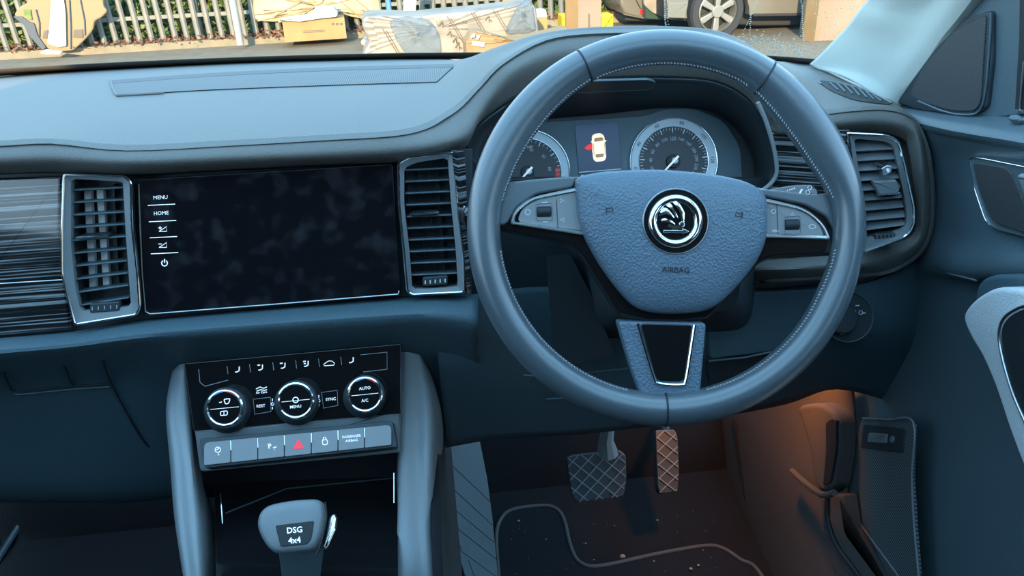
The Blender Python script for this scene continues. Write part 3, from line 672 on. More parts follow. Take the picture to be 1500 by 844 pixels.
mb = MB(); stroke(cfr, [(848,252.5),(910,247.5)], .9, .0042, mb); fill(cfr, [(851,256),(855,256),(855,259),(851,259)], .0042, mb); obj('status_line', mb, 'print_white', ds)

# ================================================================= STEERING WHEEL
WN = Vector((-.12, -.91, .41)).normalized(); WO = CP+ray(975, 335).normalized()*.69
wu = Vector((0, 0, 1)).cross(-WN).normalized() * -1
wf = Fr(WO, WO+Vector((WN.y, -WN.x, 0)).normalized()*-1, WO+WN.cross(Vector((WN.y, -WN.x, 0))))
wh = thing('steering_wheel', 'black leather three spoke steering wheel with chrome badge in front of the driver', 'steering wheel', WO)
cx0, cy0, RO = 974, 334, 290
def ri(a):  # inner radius by angle (deg, 0 = right, 90 = up)
    a = a % 360
    def b(c, w, d): 
        e = abs((a-c+180) % 360-180); return d*max(0, 1-(e/w)**2)**1.5 if e < w else 0
    return 241-b(146, 30, 7)-b(36, 28, 15)+b(0, 24, 6)-b(90, 50, 2)
def rim_pt(a, t):
    "a angle deg, t section angle; returns point of leather rim"
    ar = radians(a); r1 = ri(a); rm = (RO+r1)/2
    c = wf.loc(cx0+rm*cos(ar), cy0-rm*sin(ar)); o = wf.loc(cx0+RO*cos(ar), cy0-RO*sin(ar)); d = (o-c)
    b = .0165
    q = c+d*cos(t); return wf.W(q, b*sin(t))
NA = 180
L = [[rim_pt(k*360/NA, 2*pi*j/20) for j in range(20)] for k in range(NA)]; L.append(L[0])
obj('rim', MB().loops(L), 'leather', wh, smooth=60)
# seams
for a in (116.5, 56.5, 270):
    obj('rim_seam', MB().tube([rim_pt(a, radians(t)) + wf.n*.0001 for t in range(0, 181, 12)], .0009, 6), 'black', wh)
mb = MB()
def stitch(a0, a1, t0, st):
    a = a0
    while a < a1:
        p, q = rim_pt(a, t0), rim_pt(a+st*.65, t0-.06); n_ = (p-wf.W(wf.loc(cx0+(RO+ri(a))/2*cos(radians(a)), cy0-(RO+ri(a))/2*sin(radians(a))), 0)).normalized()
        mb.tube([p-n_*.0003, p.lerp(q, .5)+n_*.0009, q-n_*.0003], .0006, 5); a += st
stitch(117, 171, radians(158), 1.15); stitch(10, 56, radians(158), 1.15); stitch(60, 115, radians(165), 1.15); stitch(188, 256, radians(160), 1.15); stitch(284, 352, radians(160), 1.15)
o = obj('stitching', mb, 'thread', wh); o['kind'] = 'stuff'
# spoke / hub carrier in gloss black
hubP = rc([(727,300),(760,272),(842,258),(1112,274),(1180,294),(1222,316),(1240,345),(1236,374),(1130,379),(1112,386),(1072,432),(1038,468),(1000,475),(945,474),(905,462),(880,422),(852,376),(832,358),(790,350),(728,338)], [3,18,8,8,12,12,10,8,10,12,14,12,12,12,12,14,12,10,8,3], 5)
obj('hub_carrier', slab(wf, hubP, -.030, -.006, .004, 4), 'gloss_black', wh, label='glossy black spoke carrier')
# leather web where spokes meet the rim
obj('spoke_web', slab(wf, rc([(715,300),(735,268),(790,262),(842,258),(842,274),(785,284),(755,305),(742,330),(720,330)], 8), -.02, -.001, .0018, 4), 'leather', wh)
obj('spoke_web', slab(wf, rc([(1110,276),(1150,280),(1195,286),(1225,280),(1240,320),(1240,350),(1226,345),(1212,318),(1180,300),(1112,286)], 8), -.02, -.001, .0018, 4), 'leather', wh)
# chrome C trims and key panels
def keytrim(P, parent, thick=.0018): return obj('chrome_spoke_trim', rim(wf, P, thick, -.008, .0002), 'chrome_soft', parent, label='chrome spoke trim')
LP = rc([(747,328),(752,308),(776,289),(862,271),(866,346)], [4,12,20,3,3], 5); RP = rc([(1098,285),(1180,304),(1208,327),(1218,351),(1100,347)], [3,18,16,5,3], 5)
keytrim(LP, wh, .0030); keytrim(RP, wh, .0030)
kl = obj('key_panel', slab(wf, rc([(758,322),(764,306),(785,292),(858,278),(860,339),(765,328)], [5,8,12,2,2,5], 4), -.008, -.0018, .0012), 'key_grey', wh)
kr = obj('key_panel', slab(wf, rc([(1102,291),(1178,307),(1202,328),(1208,346),(1104,342)], [2,14,12,4,2], 4), -.008, -.0018, .0012), 'key_grey', wh)
for par, (x, y) in ((kl, (797, 310)), (kr, (1161, 329))):
    fr_ = rc([(x-13, y-12), (x+12, y-14), (x+13, y+13), (x-12, y+14)], 3); obj('roller_surround', rim(wf, fr_, .001, -.003, -.0012), 'plastic_grey', par)
    c = wf.loc(x, y, 0); mb = MB(); L = []
    for s_ in (-1, -.9, .9, 1):
        rr = .0052 if abs(s_) < 1 else .0045
        L.append([wf.W(c+Vector((s_*.0062, rr*cos(w))), -.004+rr*sin(w)) for w in [2*pi*j/16 for j in range(16)]])
    mb.loops(L, True, True, True); obj('thumb_roller', mb, 'black', par)
mb = MB(); stroke(wf, [(815,292),(817,333)], .7, -.0017, mb); obj('panel_joint', mb, 'black', kl)
mb = MB(); stroke(wf, [(1138,300),(1140,344)], .7, -.0017, mb); obj('panel_joint', mb, 'black', kr)
mb = MB(); text(wf, 'VIEW', 1136, 338.5, 3.2, -.0016, mb, (1, .06), .01); obj('key_lettering', mb, 'print_white', kr)
for P, par, cl0 in (([(821,291),(826,294),(821,297)], kl, 1), ([(826,319),(821,322),(826,325)], kl, 1), ([(1158,315),(1161,311),(1164,315)], kr, 1), ([(1158,342),(1161,345.5),(1164,342)], kr, 1),
    ([(1190+5*cos(a), 332+3*sin(a)) for a in [k*pi/5 for k in range(10)]], kr, 1), (circ(1133, 310, 3, 10), kr, 1), (circ(773, 311, 4, 9), kl, 1), ([(794,297),(802,296)], kl, 0), ([(795,325),(803,325)], kl, 0)):
    mb = MB(); stroke(wf, P, .8, -.0016, mb, bool(cl0)); obj('key_symbol', mb, 'print_white', par)
# airbag pad
padP = rc([(840,262),(880,253),(960,250),(1040,257),(1090,268),(1117,286),(1118,345),(1106,378),(1078,415),(1050,443),(1028,455),(988,459),(950,457),(925,449),(895,415),(868,375),(846,330)], [12,30,30,30,20,16,20,20,24,20,20,20,20,20,24,24,24], 5)
c_ = wf.loc(980, 345, 0)
padm = dome(wf, padP, [(1.0, -.012), (1.0, .001), (.985, .0055), (.95, .0085), (.87, .0115), (.72, .0145), (.5, .0165), (.25, .0175), (.05, .018)], c=c_); pad = obj('airbag_pad', padm, 'pad', wh, smooth=50)
class Draped:
    'a surface to lay lettering on'
    def __init__(s, mb_): s.B = bvh(mb_)
    def hit(s, x, y, h=0): return drape(s.B, x, y, h)
pd_ = Draped(padm)
mb = MB(); slab(wf, circ(990, 324, 48, 48), .010, .0182, .001, mb=mb); bd = obj('badge_disc', mb, 'gloss_black', wh, label='round chrome emblem badge')
obj('badge_outer_edge', rim(wf, circ(990, 324, 48.5, 48), .0009, .012, .0188), 'satin', bd)
cc = wf.loc(990, 324, .02); L = []
for k in range(64):
    a = 2*pi*k/64; ctr = cc+Vector((cos(a), sin(a)))*(wf.loc(990+33.5, 324, .02)-cc).length
    L.append([wf.W(ctr+Vector((cos(a), sin(a)))*.0036*cos(w), .0185+.0030*sin(w)) for w in [2*pi*j/12 for j in range(12)]])
L.append(L[0]); obj('badge_ring', MB().loops(L), 'chrome', bd)
obj('badge_core', slab(wf, circ(990, 324, 30, 40), .018, .0186, .0003), 'gloss_black', bd)
# winged arrow
mb = MB()
wing = [[(966,318),(966,309),(972,303),(979,306),(987,316),(989,321),(980,316),(972,314)], [(968,327),(967,321),(975,319),(984,323),(991,330),(982,328),(974,326)],
        [(974,301),(980,296),(986,303),(992,314),(994,322),(989,318),(983,308)], [(983,295),(989,292),(996,299),(1003,312),(1003,327),(998,331),(997,318),(992,305)]]
for P in wing: dome(wf, rc(P, 3), [(1, .0185), (.9, .0205), (.5, .0215)], mb=mb)
stroke(wf, [(980,330),(986,333),(1000,333)], 5, .0188, mb, th=.0012)
slab(wf, [(972,337),(1000,337),(1000,334.5),(1010,339),(1000,343),(1000,341),(972,341)], .0185, .0208, .0004, mb=mb)
obj('winged_arrow', mb, 'chrome', bd)
mb = MB(); dome(wf, circ(998, 329, 4.2, 16), [(1, .0195), (1, .0222), (.8, .0228)], mb=mb); obj('arrow_eye', mb, 'chrome', bd)
mb = MB(); slab(wf, circ(998, 329, 2.2, 12), .0225, .0232, .0001, mb=mb); obj('eye_pupil', mb, 'black', bd)
mb = MB(); text(pd_, 'AIRBAG', 990, 396, 8.2, .0003, mb, (1, .035), .018); obj('airbag_lettering', mb, 'print_dark', pad)
mb = MB()
for sx, x, y in ((1, 893, 308), (-1, 1082, 315)):
    mb = MB(); stroke(pd_, [(x-5*sx, y-5), (x-5*sx, y+5)], 1.2, .0002, mb); stroke(pd_, [(x-5*sx, y-2), (x+4*sx, y-4), (x+5*sx, y+2), (x+1*sx, y+2), (x-5*sx, y+2)], 1.2, .0002, mb)
    obj('horn_mark', mb, 'print_dark', pad)
# lower spoke
lo = slab(wf, rc([(905,471),(1035,473),(1030,530),(1026,578),(1016,591),(950,590),(940,582),(925,540)], [7,7,10,10,8,8,8,10], 4), -.024, .0035, .0025, 4)
ls = obj('lower_spoke', lo, 'pad', wh)
U = [(932,474),(936,482),(957,556),(966,564),(998,566),(1007,560),(1019,476)]
inn = rc([(938,474),(1015,476),(1003,556),(996,560),(966,559),(960,553)], 5)
obj('lower_spoke_inlay', slab(wf, inn, .002, .0048, .0008), 'gloss_black', ls)
mb = MB(); Pt = spline([(x, y, 0) for x, y in [(934,474),(946,515),(958,553),(965,562),(998,564),(1005,557),(1012,515),(1018,476)]], 6); mb.tube([wf.hit(q.x, q.y, .0045) for q in Pt], .0016, 8); obj('chrome_u_trim', mb, 'chrome', ls)

# stalks
st = thing('control_stalk', 'black wiper stalk with white symbols showing right of the wheel hub', 'stalk', PY(1150, 285, .78), 'steering column stalks')
sf = Fr(PY(1100, 300, .75), PY(1200, 280, .76), PY(1110, 260, .77))
body = slab(sf, rc([(1060,300),(1125,276),(1160,270),(1190,269),(1201,276),(1202,288),(1194,300),(1150,306)], [4,8,8,8,5,5,8,8], 4), -.014, .0, .004, 4); obj('lever', body, 'gloss_black', st)
mb = MB()
for k in range(4): stroke(sf, [(1153+3.2*k, 279-1.1*k), (1154.5+3.2*k, 279.5-1.1*k)], 1.2+.5*k, .0002, mb)
for x, y, r in ((1186,275,3.2),(1183,282,3.2),(1180,288,2.6),(1178,294,2.6)): stroke(sf, circ(x, y, r, 6), .8, .0002, mb, True)
stroke(sf, [(1175,277),(1166,293)], 2.6, .0002, mb); stroke(sf, [(1143,289),(1150,287)], 1, .0002, mb); obj('symbols', mb, 'print_white', st)
st2 = thing('control_stalk', 'tip of the indicator stalk showing left of the wheel rim', 'stalk', PY(685, 318, .76), 'steering column stalks')
mb = MB(); mb.tube([PY(800,318,.80), PY(740,318,.77), PY(700,317,.755), PY(682,317,.75), PY(677,317,.748)], [.008,.008,.010,.010,.006], 12); obj('lever', mb, 'gloss_black', st2)
mb = MB(); mb.tube([PY(681,302,.745), PY(678,310,.743), PY(678,322,.743), PY(681,333,.745)], .0014, 6); obj('lever_edge', mb, 'satin', st2)

# light switch
lsf = Fr(PY(1210, 470, .80), PY(1290, 460, .80), PY(1210, 430, .815))
sw = thing('light_switch', 'round black headlight rotary switch right of the steering wheel', 'switch', lsf.hit(1248, 468))
obj('switch_body', slab(lsf, circ(1243, 465, 38, 40), -.01, .004, .002), 'plastic_dark', sw)
obj('switch_rim', rim(lsf, circ(1243, 465, 37, 40), .0012, .003, .006), 'plastic_mid', sw); obj('rotary_knob', slab(lsf, circ(1236, 468, 22, 30), .004, .016, .003), 'plastic_dark', sw)
mb = MB()
for x, y in ((1256,448),(1265,459),(1250,459),(1238,486),(1234,490)): stroke(lsf, [(x-3, y), (x+3, y-.5)], 1.6, .0062, mb)
stroke(lsf, circ(1261, 458, 3, 8), .9, .0062, mb, True); stroke(lsf, [(1250,462),(1253,455)], 1.6, .0062, mb); obj('symbols', mb, 'print_white', sw)

# ================================================================= CENTRE CONSOLE
con = thing('centre_console', 'centre console with two pale grey side rails and gloss black tray', 'console', (-.1, .75, .05))
def rail(cols): return loft([[PY(*p) for p in c] for c in cols], 4, 5)
Lr = [[(256,548,.90),(247,600,.88),(250,680,.84),(258,760,.80),(272,844,.76),(286,930,.72)],
      [(252,545,.835),(243,600,.80),(250,680,.75),(256,760,.705),(268,844,.66),(280,930,.62)],
      [(262,535,.82),(255,600,.785),(264,680,.735),(270,760,.69),(280,844,.645),(292,930,.605)],
      [(272,533,.82),(277,600,.785),(283,680,.735),(292,760,.69),(298,844,.645),(306,930,.605)],
      [(274,536,.84),(281,602,.81),(289,690,.77),(305,765,.73),(316,844,.69),(324,930,.65)],
      [(276,540,.88),(284,606,.85),(300,710,.82),(322,780,.78),(322,844,.73),(330,930,.70)]]
Rr = [[(586,510,.88),(584,600,.85),(580,690,.82),(580,770,.78),(578,844,.73),(576,930,.70)],
      [(588,504,.84),(586,600,.80),(583,690,.755),(583,770,.71),(580,844,.665),(578,930,.63)],
      [(590,502,.82),(588,600,.785),(586,690,.735),(584,770,.69),(582,844,.645),(580,930,.605)],
      [(607,507,.82),(610,600,.785),(610,690,.735),(611,770,.69),(615,844,.645),(618,930,.605)],
      [(622,530,.825),(634,600,.79),(634,690,.74),(634,770,.70),(640,844,.655),(645,930,.615)],
      [(638,560,.87),(648,620,.85),(642,700,.82),(638,770,.79),(645,844,.75),(652,930,.72)],
      [(642,600,1.0),(650,650,1.0),(646,710,.98),(642,780,.95),(650,844,.92),(660,930,.88)]]
obj('left_rail', rail(Lr), 'rail', con, solid=.003, smooth=45); obj('right_rail', rail(Rr), 'rail', con, solid=.003, smooth=45)
# solid console core under it
mb = MB(); mb.loops([[Vector((x, y, z)) for x, y in ((-.27, .60), (-.05, .60), (-.04, 1.2), (-.27, 1.2))] for z in (.06, .46)], True, True, True); obj('core', mb, 'plastic_dark', con)
# tray floor (gloss) and its back
tf = Fr(PY(320, 780, .70), PY(580, 770, .70), PY(320, 720, .78))
obj('gloss_tray', slab(tf, rc([(314,712),(585,684),(582,940),(318,940)], 6), -.01, 0, .001), 'gloss_black', con)
bf = Fr(PY(300, 700, .80), PY(580, 670, .80), PY(300, 660, .80))
obj('cubby_back', slab(bf, [(292,660),(585,640),(585,712),(300,730)], -.01, 0, .001), 'black', con)
mb = MB(); stroke(tf, [(330,752),(420,716),(580,700)], 2, .0003, mb); obj('tray_step', mb, 'plastic_mid', con)
mb = MB(); mb.tube([PY(323,722,.745), PY(326,767,.715)], .0007, 6); mb.tube([PY(577,693,.745), PY(577,737,.72)], .0007, 6); obj('side_chrome_strip', mb, 'chrome', con)
gs = Fr(PY(380, 850, .66), PY(560, 842, .66), PY(380, 830, .68))
obj('shift_gate_trim', rim(gs, rc([(360,856),(470,838),(562,834),(580,838),(590,930),(360,930)], [4,10,6,6,4,4], 4), .003, -.003, .003), 'chrome', con)
# climate panel
cp = Fr(PY(285, 620, .752), PY(585, 590, .752), PY(285, 530, .785))
cl_ = thing('climate_control_panel', 'glossy black climate control panel with three chrome ringed knobs', 'control panel', cp.hit(430, 580))
obj('gloss_face', slab(cp, rc([(268,532),(588,503),(588,606),(283,632)], 4), -.02, 0, .0015), 'gloss_black', cl_)
def yl(x): return 533-(x-300)*.082  # line of the seat key row (top)
def mark(nm, P, w, m_='print_lit', c0=False, par=None, h=.0004):
    mb = MB()
    for q in P: stroke(cp, q, w, h, mb, c0)
    return obj(nm, mb, m_, par or cl_)
for x in (332.5,365.5,399.5,433,466.5,499): mark('key_joint', [[(x, yl(x)+6), (x+1.5, yl(x)+18)]], .7, 'print_dim')
mark('key_joint', [[(291,541),(293,560),(300,566),(334,557)]], .7, 'print_dim'); mark('key_joint', [[(528,520),(567,516),(567,541),(532,545)]], .7, 'print_dim')
mark('rest_key_outline', [[(371,585),(396,582),(397,603),(373,607)]], .8, 'print_dim', True); mark('sync_key_outline', [[(471,575),(494,572),(495,594),(474,598)]], .8, 'print_dim', True)
for k, x in enumerate((348, 382, 415, 449, 515)):
    y = yl(x)+13; L_ = [[(x+2.5, y-5), (x+2.3, y+1), (x-1, y+3), (x-3.5, y+3)]]
    if 0 < k < 4: L_.append([(x-5, y-4), (x-1, y-4.5)])
    if k == 3: L_.append([(x-4, y-1), (x-1, y-1)])
    mark('seat_symbol', L_, 1.6)
mark('recirculation_symbol', [[(474,534),(478,531),(481,529),(486,529),(490,532),(489,535),(475,536)]], 1, c0=True)
mark('air_symbol', [[(375,570),(381,567),(386,569),(391,567)], [(376,573),(382,571),(387,572),(391,571)]], 1.3)
for t0, x, y, hh in (('Air Care', 383, 575, 3.2), ('REST', 382, 595, 4.2), ('SYNC', 484.5, 585, 4.2)): mb = MB(); text(cp, t0, x, y, hh, .0004, mb, (1, -.09), .015); obj('panel_lettering', mb, 'print_lit', cl_)
for x, y in ((399, 592), (467, 587)): mark('fan_symbol', [[(x, y-8), (x, y-4)], [(x, y+4), (x, y+8)], circ(x, y, 2, 8)], 1.2)
def knob(x, y, r, label, top, bot, marks):
    k = obj('knob', MB().loops([[cp.W(cp.loc(x, y+0, .022)+Vector((cos(a)*q-dy*.8, sin(a)*q-dy*1.3)), h) for a in [2*pi*j/40 for j in range(40)]] for q, h, dy in ((r*.00088, 0, .004), (r*.00088, .005, .0035), (r*.00082, .008, .0025), (r*.00078, .018, 0))], True, True, True), 'plastic_dark', cl_, label=label)
    c = cp.loc(x, y, .02); rw_ = (cp.loc(x+r, y, .02)-c).length; L = []
    for (q, h) in ((1.0, .012), (1.0, .017), (.95, .0205), (.88, .0215), (.82, .0205), (.80, .018)): L.append([cp.W(c+Vector((cos(a), sin(a)))*rw_*q, h) for a in [2*pi*j/48 for j in range(48)]])
    obj('chrome_ring', MB().loops(L), 'chrome', k, label='chrome ring')
    fc = obj('knob_face', slab(cp, circ(x, y, r*.80, 40), .015, .0195, .0005), 'gloss_black', k)
    mb = MB(); stroke(cp, [(x-r*.72, y+2), (x+r*.72, y-2)], .7, .0197, mb)
    if top and not top.startswith('*'): text(cp, top, x, y-9, 4.3, .0198, mb, (1, -.1), .01)
    if bot and not bot.startswith('*'): text(cp, bot, x, y+9, 4.3, .0198, mb, (1, -.1), .01)
    if top == '*': stroke(cp, [(x-8, y-8), (x-4, y-9)], 1.2, .0198, mb); stroke(cp, rc([(x-1, y-13), (x+8, y-14), (x+6, y-7), (x+1, y-6)], 2), 1.4, .0198, mb, True)
    if bot == '*': stroke(cp, rc([(x-6, y+5), (x+4, y+4), (x+4, y+10), (x-6, y+11)], 2), 1.2, .0198, mb, True); stroke(cp, [(x-1, y+4), (x-1, y+11)], 1, .0198, mb)
    if top == '': stroke(cp, circ(x, y-1, 4, 12), 1.4, .0198, mb, True)
    obj('face_symbols', mb, 'print_lit', fc)
    if marks:
        for nm, m_, a0, a1 in (('cold_mark', 'blue_mark', -125, -98), ('warm_mark', 'red_mark', -82, -50)):
            mb = MB(); stroke(cp, [(x+r*.84*cos(radians(a0+(a1-a0)*j/5)), y+r*.84*sin(radians(a0+(a1-a0)*j/5))) for j in range(6)], 2.2, .0206, mb, th=.001); obj(nm, mb, m_, k)
knob(329, 598, 29, 'left temperature knob', '*', '*', True); knob(433, 587, 28.5, 'middle fan knob', '', 'MENU', False); knob(534.5, 578, 27.5, 'right temperature knob', 'AUTO', 'A/C', True)
# grey button bar
bp_ = Fr(PY(298, 682, .712), PY(574, 653, .712), PY(298, 645, .732))
bar = thing('button_bar', 'grey bar of seven keys with red hazard triangle under the knobs', 'button bar', bp_.hit(436, 660))
gb = Fr(PY(285, 690, .735), PY(585, 660, .735), PY(285, 625, .752))
obj('housing', slab(gb, rc([(284,628),(330,630),(585,598),(586,664),(297,692),(292,690)], [4,10,3,4,4,4], 4), -.03, .002, .003), 'plastic_grey', bar)
ks = MB(); L = []
# lower ledge body the keys stand in
obj('key_bed', slab(bp_, rc([(292,643),(575,616),(582,655),(300,686)], 4), -.02, -.002, .001), 'plastic_dark', bar)
bx = [298,338,377.5,416.5,456,495,534,574]
for k in range(7):
    a, b = bx[k]+.6, bx[k+1]-.6; T = lambda x: 647.5-(x-298)*.0955; B = lambda x: 682-(x-298)*.109
    bev = [(a, T(a)+1), (b, T(b)+1), (b, B(b)), (a, B(a))]
    kk = obj('key', slab(bp_, rc(bev, [8 if k == 0 else 2, 8 if k == 6 else 2, 2, 2], 3), -.006, .002, .0006), 'key_grey', bar)
    if k == 3:
        mb = MB(); fill(bp_, [(429,658),(437,643),(446,657)], .0021, mb); obj('hazard_triangle', mb, 'hazard_red', kk, label='red hazard triangle')
    elif k in (0, 2, 4, 5):
        mb = MB()
        if k == 0: stroke(bp_, circ(319, 659, 4, 12), 1, .0021, mb, True); stroke(bp_, [(317,659),(321,657)], 1, .0021, mb); text(bp_, 'A', 320, 666, 3, .0021, mb, (1, -.1))
        if k == 2: text(bp_, 'P', 395, 654, 7, .0021, mb, (1, -.1), .02); stroke(bp_, [(400,656),(405,655)], 1.4, .0021, mb); stroke(bp_, [(402,658),(402,659)], 1.2, .0021, mb)
        if k == 4: stroke(bp_, rc([(472,645),(479,644),(480,651),(473,652)], 2), 1.1, .0021, mb, True); stroke(bp_, [(473,645),(474,641),(477,641),(478,644)], 1.1, .0021, mb)
        if k == 5: text(bp_, 'PASSENGER', 515, 639.5, 3.7, .0021, mb, (1, -.1), .008); text(bp_, 'AIRBAG', 515, 645.5, 3.7, .0021, mb, (1, -.1), .008)
        obj('key_symbol', mb, 'print_lit', kk)
    if k:
        mb = MB(); mb.tube([bp_.hit(bx[k], T(bx[k])+2, .0022), bp_.hit(bx[k]+.4, T(bx[k])+16, .0024)], .0006, 6); obj('key_light_strip', mb, 'chrome', bar)

# gear lever
gl_ = thing('gear_lever', 'grey leather automatic gear lever with DSG 4x4 plate in the console', 'gear lever', PY(437, 850, .66))
gfr = Fr(PY(390, 800, .590), PY(480, 792, .590), PY(392, 740, .6195))
kp = rc([(394,760),(405,748),(440,741),(476,739),(485,746),(487,764),(481,792),(471,811),(416,816),(402,802),(391,778)], [10,14,16,8,8,10,10,10,10,12,12], 5)
obj('knob', dome(gfr, kp, [(.55, -.045), (.80, -.032), (.95, -.018), (1.0, -.006), (.985, .0), (.94, .004), (.85, .006), (.5, .007)]), 'plastic_grey', gl_, smooth=50)
obj('knob_side_trim', slab(gfr, rc([(482,757),(490,751),(494,758),(492,775),(480,802),(474,806)], 4), -.03, -.003, .003), 'chrome', gl_)
obj('knob_side_seam', MB().tube([gfr.hit(*q, .0048) for q in spline([(476,736,0),(478,760,0),(470,795,0),(462,814,0)], 5) for q in [(q.x, q.y)]], .0009, 6), 'black', gl_)
obj('knob_side_seam', MB().tube([gfr.hit(q.x, q.y, .0040) for q in spline([(396,757,0),(396,778,0),(405,803,0),(412,816,0)], 5)], .0006, 6), 'black', gl_)
pl_ = rc([(403,770),(460,763),(456,788),(450,797),(411,801)], 3); obj('name_plate', slab(gfr, pl_, .003, .0078, .0006), 'black', gl_)
mb = MB(); text(gfr, 'DSG', 431.5, 777, 8.5, .0079, mb, (1, -.08), .02); text(gfr, '4x4', 431.5, 792, 8.5, .0079, mb, (1, -.08), .02); obj('plate_lettering', mb, 'print_lit', gl_)
mb = MB(); L = []
for y, w, Y in ((800, 34, .612), (822, 31, .615), (845, 28, .62), (900, 28, .63)): L.append([PY(441+w*cos(a), y+w*.35*sin(a), Y) for a in [2*pi*j/24 for j in range(24)]])
mb.loops(L, True, True, True); obj('shaft', mb, 'plastic_mid', gl_)

# ================================================================= DOOR
dr = thing('driver_door', 'dark grey inner side of the driver door with armrest and speaker grilles', 'car door', PX(1420, 600, .60))
rws = [[(1300,158,.625),(1345,162,.625),(1400,168,.62),(1460,172,.61),(1590,180,.61)], [(1325,172,.60),(1352,178,.59),(1400,188,.58),(1490,203,.575),(1600,225,.575)], [(1340,185,.605),(1356,190,.597),(1400,200,.59),(1490,216,.583),(1600,238,.58)],
       [(1340,235,.62),(1362,235,.613),(1400,240,.61),(1490,262,.60),(1600,280,.60)], [(1340,330,.625),(1368,330,.62),(1420,340,.615),(1490,355,.60),(1600,370,.60)], [(1330,380,.62),(1366,385,.61),(1420,396,.60),(1490,398,.59),(1600,398,.59)],
       [(1270,430,.63),(1340,425,.62),(1420,430,.62),(1490,430,.62),(1600,430,.62)], [(1240,600,.635),(1320,600,.63),(1420,620,.625),(1500,620,.625),(1600,620,.62)], [(1220,720,.63),(1320,720,.625),(1420,740,.615),(1500,740,.61),(1600,740,.61)], [(1230,930,.61),(1330,930,.605),(1420,930,.60),(1500,930,.59),(1600,930,.59)]]
def ext(L):   # carry the panel on past the driver
    d = L[-1]-L[-2]; k = (L[-1].y+.15)/-d.y; return L+[L[-1]+d, L[-1]+d*max(k, 2)]
obj('inner_panel', loft([ext([PX(*p) for p in r]) for r in rws], 4, 5), 'dash_soft' if False else 'plastic_mid', dr, solid=.006, smooth=60)
# upper window-frame corner with tweeter grille
df = Fr(PX(1340, 170, .612), PX(1460, 175, .60), PX(1400, 60, .60))
obj('window_corner', slab(df, rc([(1300,152),(1318,128),(1365,75),(1412,25),(1440,-30),(1510,-80),(1510,60),(1492,170),(1400,178),(1335,178)], 6), -.03, 0, .003), 'plastic_mid', dr)
tp = rc([(1318,128),(1345,90),(1395,38),(1450,12),(1452,30),(1443,150),(1432,168),(1400,168),(1350,152)], [12,14,16,8,10,12,10,14,14], 4)
tg = obj('tweeter_cover', slab(df, rc([(1308,150),(1325,125),(1368,72),(1412,28),(1452,14),(1452,90),(1444,160),(1420,170),(1345,162)], 10), 0, .005, .003), 'plastic_dark', dr, label='triangular speaker cover in the window corner')
obj('tweeter_grille', slab(df, rc([(1332,140),(1352,98),(1398,46),(1444,22),(1436,150),(1428,163),(1395,163),(1350,150)], [10,14,16,8,10,10,14,14], 4), .005, .0065, .001), 'grille_door', tg)
obj('grille_rim', MB().tube([df.hit(q.x, q.y, .006) for q in spline([(1452,18,0),(1450,60,0),(1444,130,0),(1436,160,0),(1420,168,0),(1385,164,0),(1345,148,0)], 6)], .0012, 6), 'plastic_mid', tg)
obj('window_frame', slab(df, [(1494,-60),(1560,-60),(1560,165),(1486,160),(1492,60)], 0, .006, .001), 'black', dr)
obj('window_seal', MB().tube([df.hit(1500, 90, .007), df.hit(1494, 162, .007), df.hit(1560, 168, .007)], .0012, 6), 'satin', dr)
lkf = Fr(PX(1480, 185, .58), PX(1510, 190, .58), PX(1480, 175, .585)); obj('lock_button', dome(lkf, circ(1492, 178, 11, 20, 5), [(1, -.004), (1, .001), (.7, .003)]), 'plastic_mid', dr)
# door handle bowl with chrome line
hf2 = Fr(PX(1418, 240, .592), PX(1500, 255, .575), PX(1450, 330, .597))
hb = rc([(1417,229),(1440,232),(1520,248),(1600,262),(1600,372),(1520,353),(1455,336),(1443,325),(1426,275)], [9,10,4,4,4,4,10,10,10], 4)
hbo = obj('handle_bowl', slab(hf2, hb, -.02, .001, .001), 'plastic_mid', dr); obj('bowl_chrome_line', rim(hf2, hb, .0010, -.002, .0025), 'chrome', hbo)
obj('bowl_speaker_grille', slab(hf2, rc([(1424,238),(1470,245),(1480,252),(1500,300),(1510,345),(1465,330),(1452,322),(1434,280)], 8), .001, .003, .001), 'grille_door', hbo)
obj('door_handle', slab(hf2, rc([(1486,254),(1560,268),(1560,350),(1512,318),(1500,290)], 8), .0, .010, .004), 'plastic_grey', dr)
obj('panel_joint', MB().tube([PX(*q) for q in [(1366,392,.605),(1395,402,.60),(1430,411,.595)]], .0012, 6), 'plastic_grey', dr)
# armrest
af = Fr(PX(1420, 470, .535), PX(1480, 700, .52), PX(1520, 440, .52))
obj('armrest_dark_lip', slab(af, rc([(1425,440),(1432,412),(1450,402),(1500,402),(1620,410),(1620,470),(1460,470)], 12), -.06, -.03, .006), 'dash_dark', dr)  # dark lip arching over the armrest
armP = [(q.x, q.y) for q in spline([(1410,466,0),(1418,447,0),(1438,430,0),(1462,421,0),(1500,424,0),(1560,434,0),(1620,450,0),(1650,560,0),(1640,700,0),(1620,850,0),(1580,840,0),(1540,780,0),(1500,690,0),(1477,630,0),(1457,570,0),(1438,525,0),(1420,494,0)], 4, True)]
arm = obj('armrest', slab(af, armP, -.06, 0, .006, 5), 'arm_pad', dr, label='pale grey padded armrest pull', smooth=50)
obj('armrest_well', slab(af, rc([(1600,440),(1510,448),(1478,462),(1466,480),(1467,510),(1482,570),(1505,620),(1540,700),(1600,800)], [2,16,16,12,14,20,20,20,2], 4), -.02, .002, .001), 'black', arm)
obj('armrest_chrome_line', MB().tube([af.hit(q.x, q.y, .0025) for q in spline([(1600,434,0),(1515,445,0),(1480,458,0),(1465,478,0),(1465,510,0),(1481,570,0),(1503,622,0),(1540,702,0)], 6)], .0014, 8), 'satin', arm)
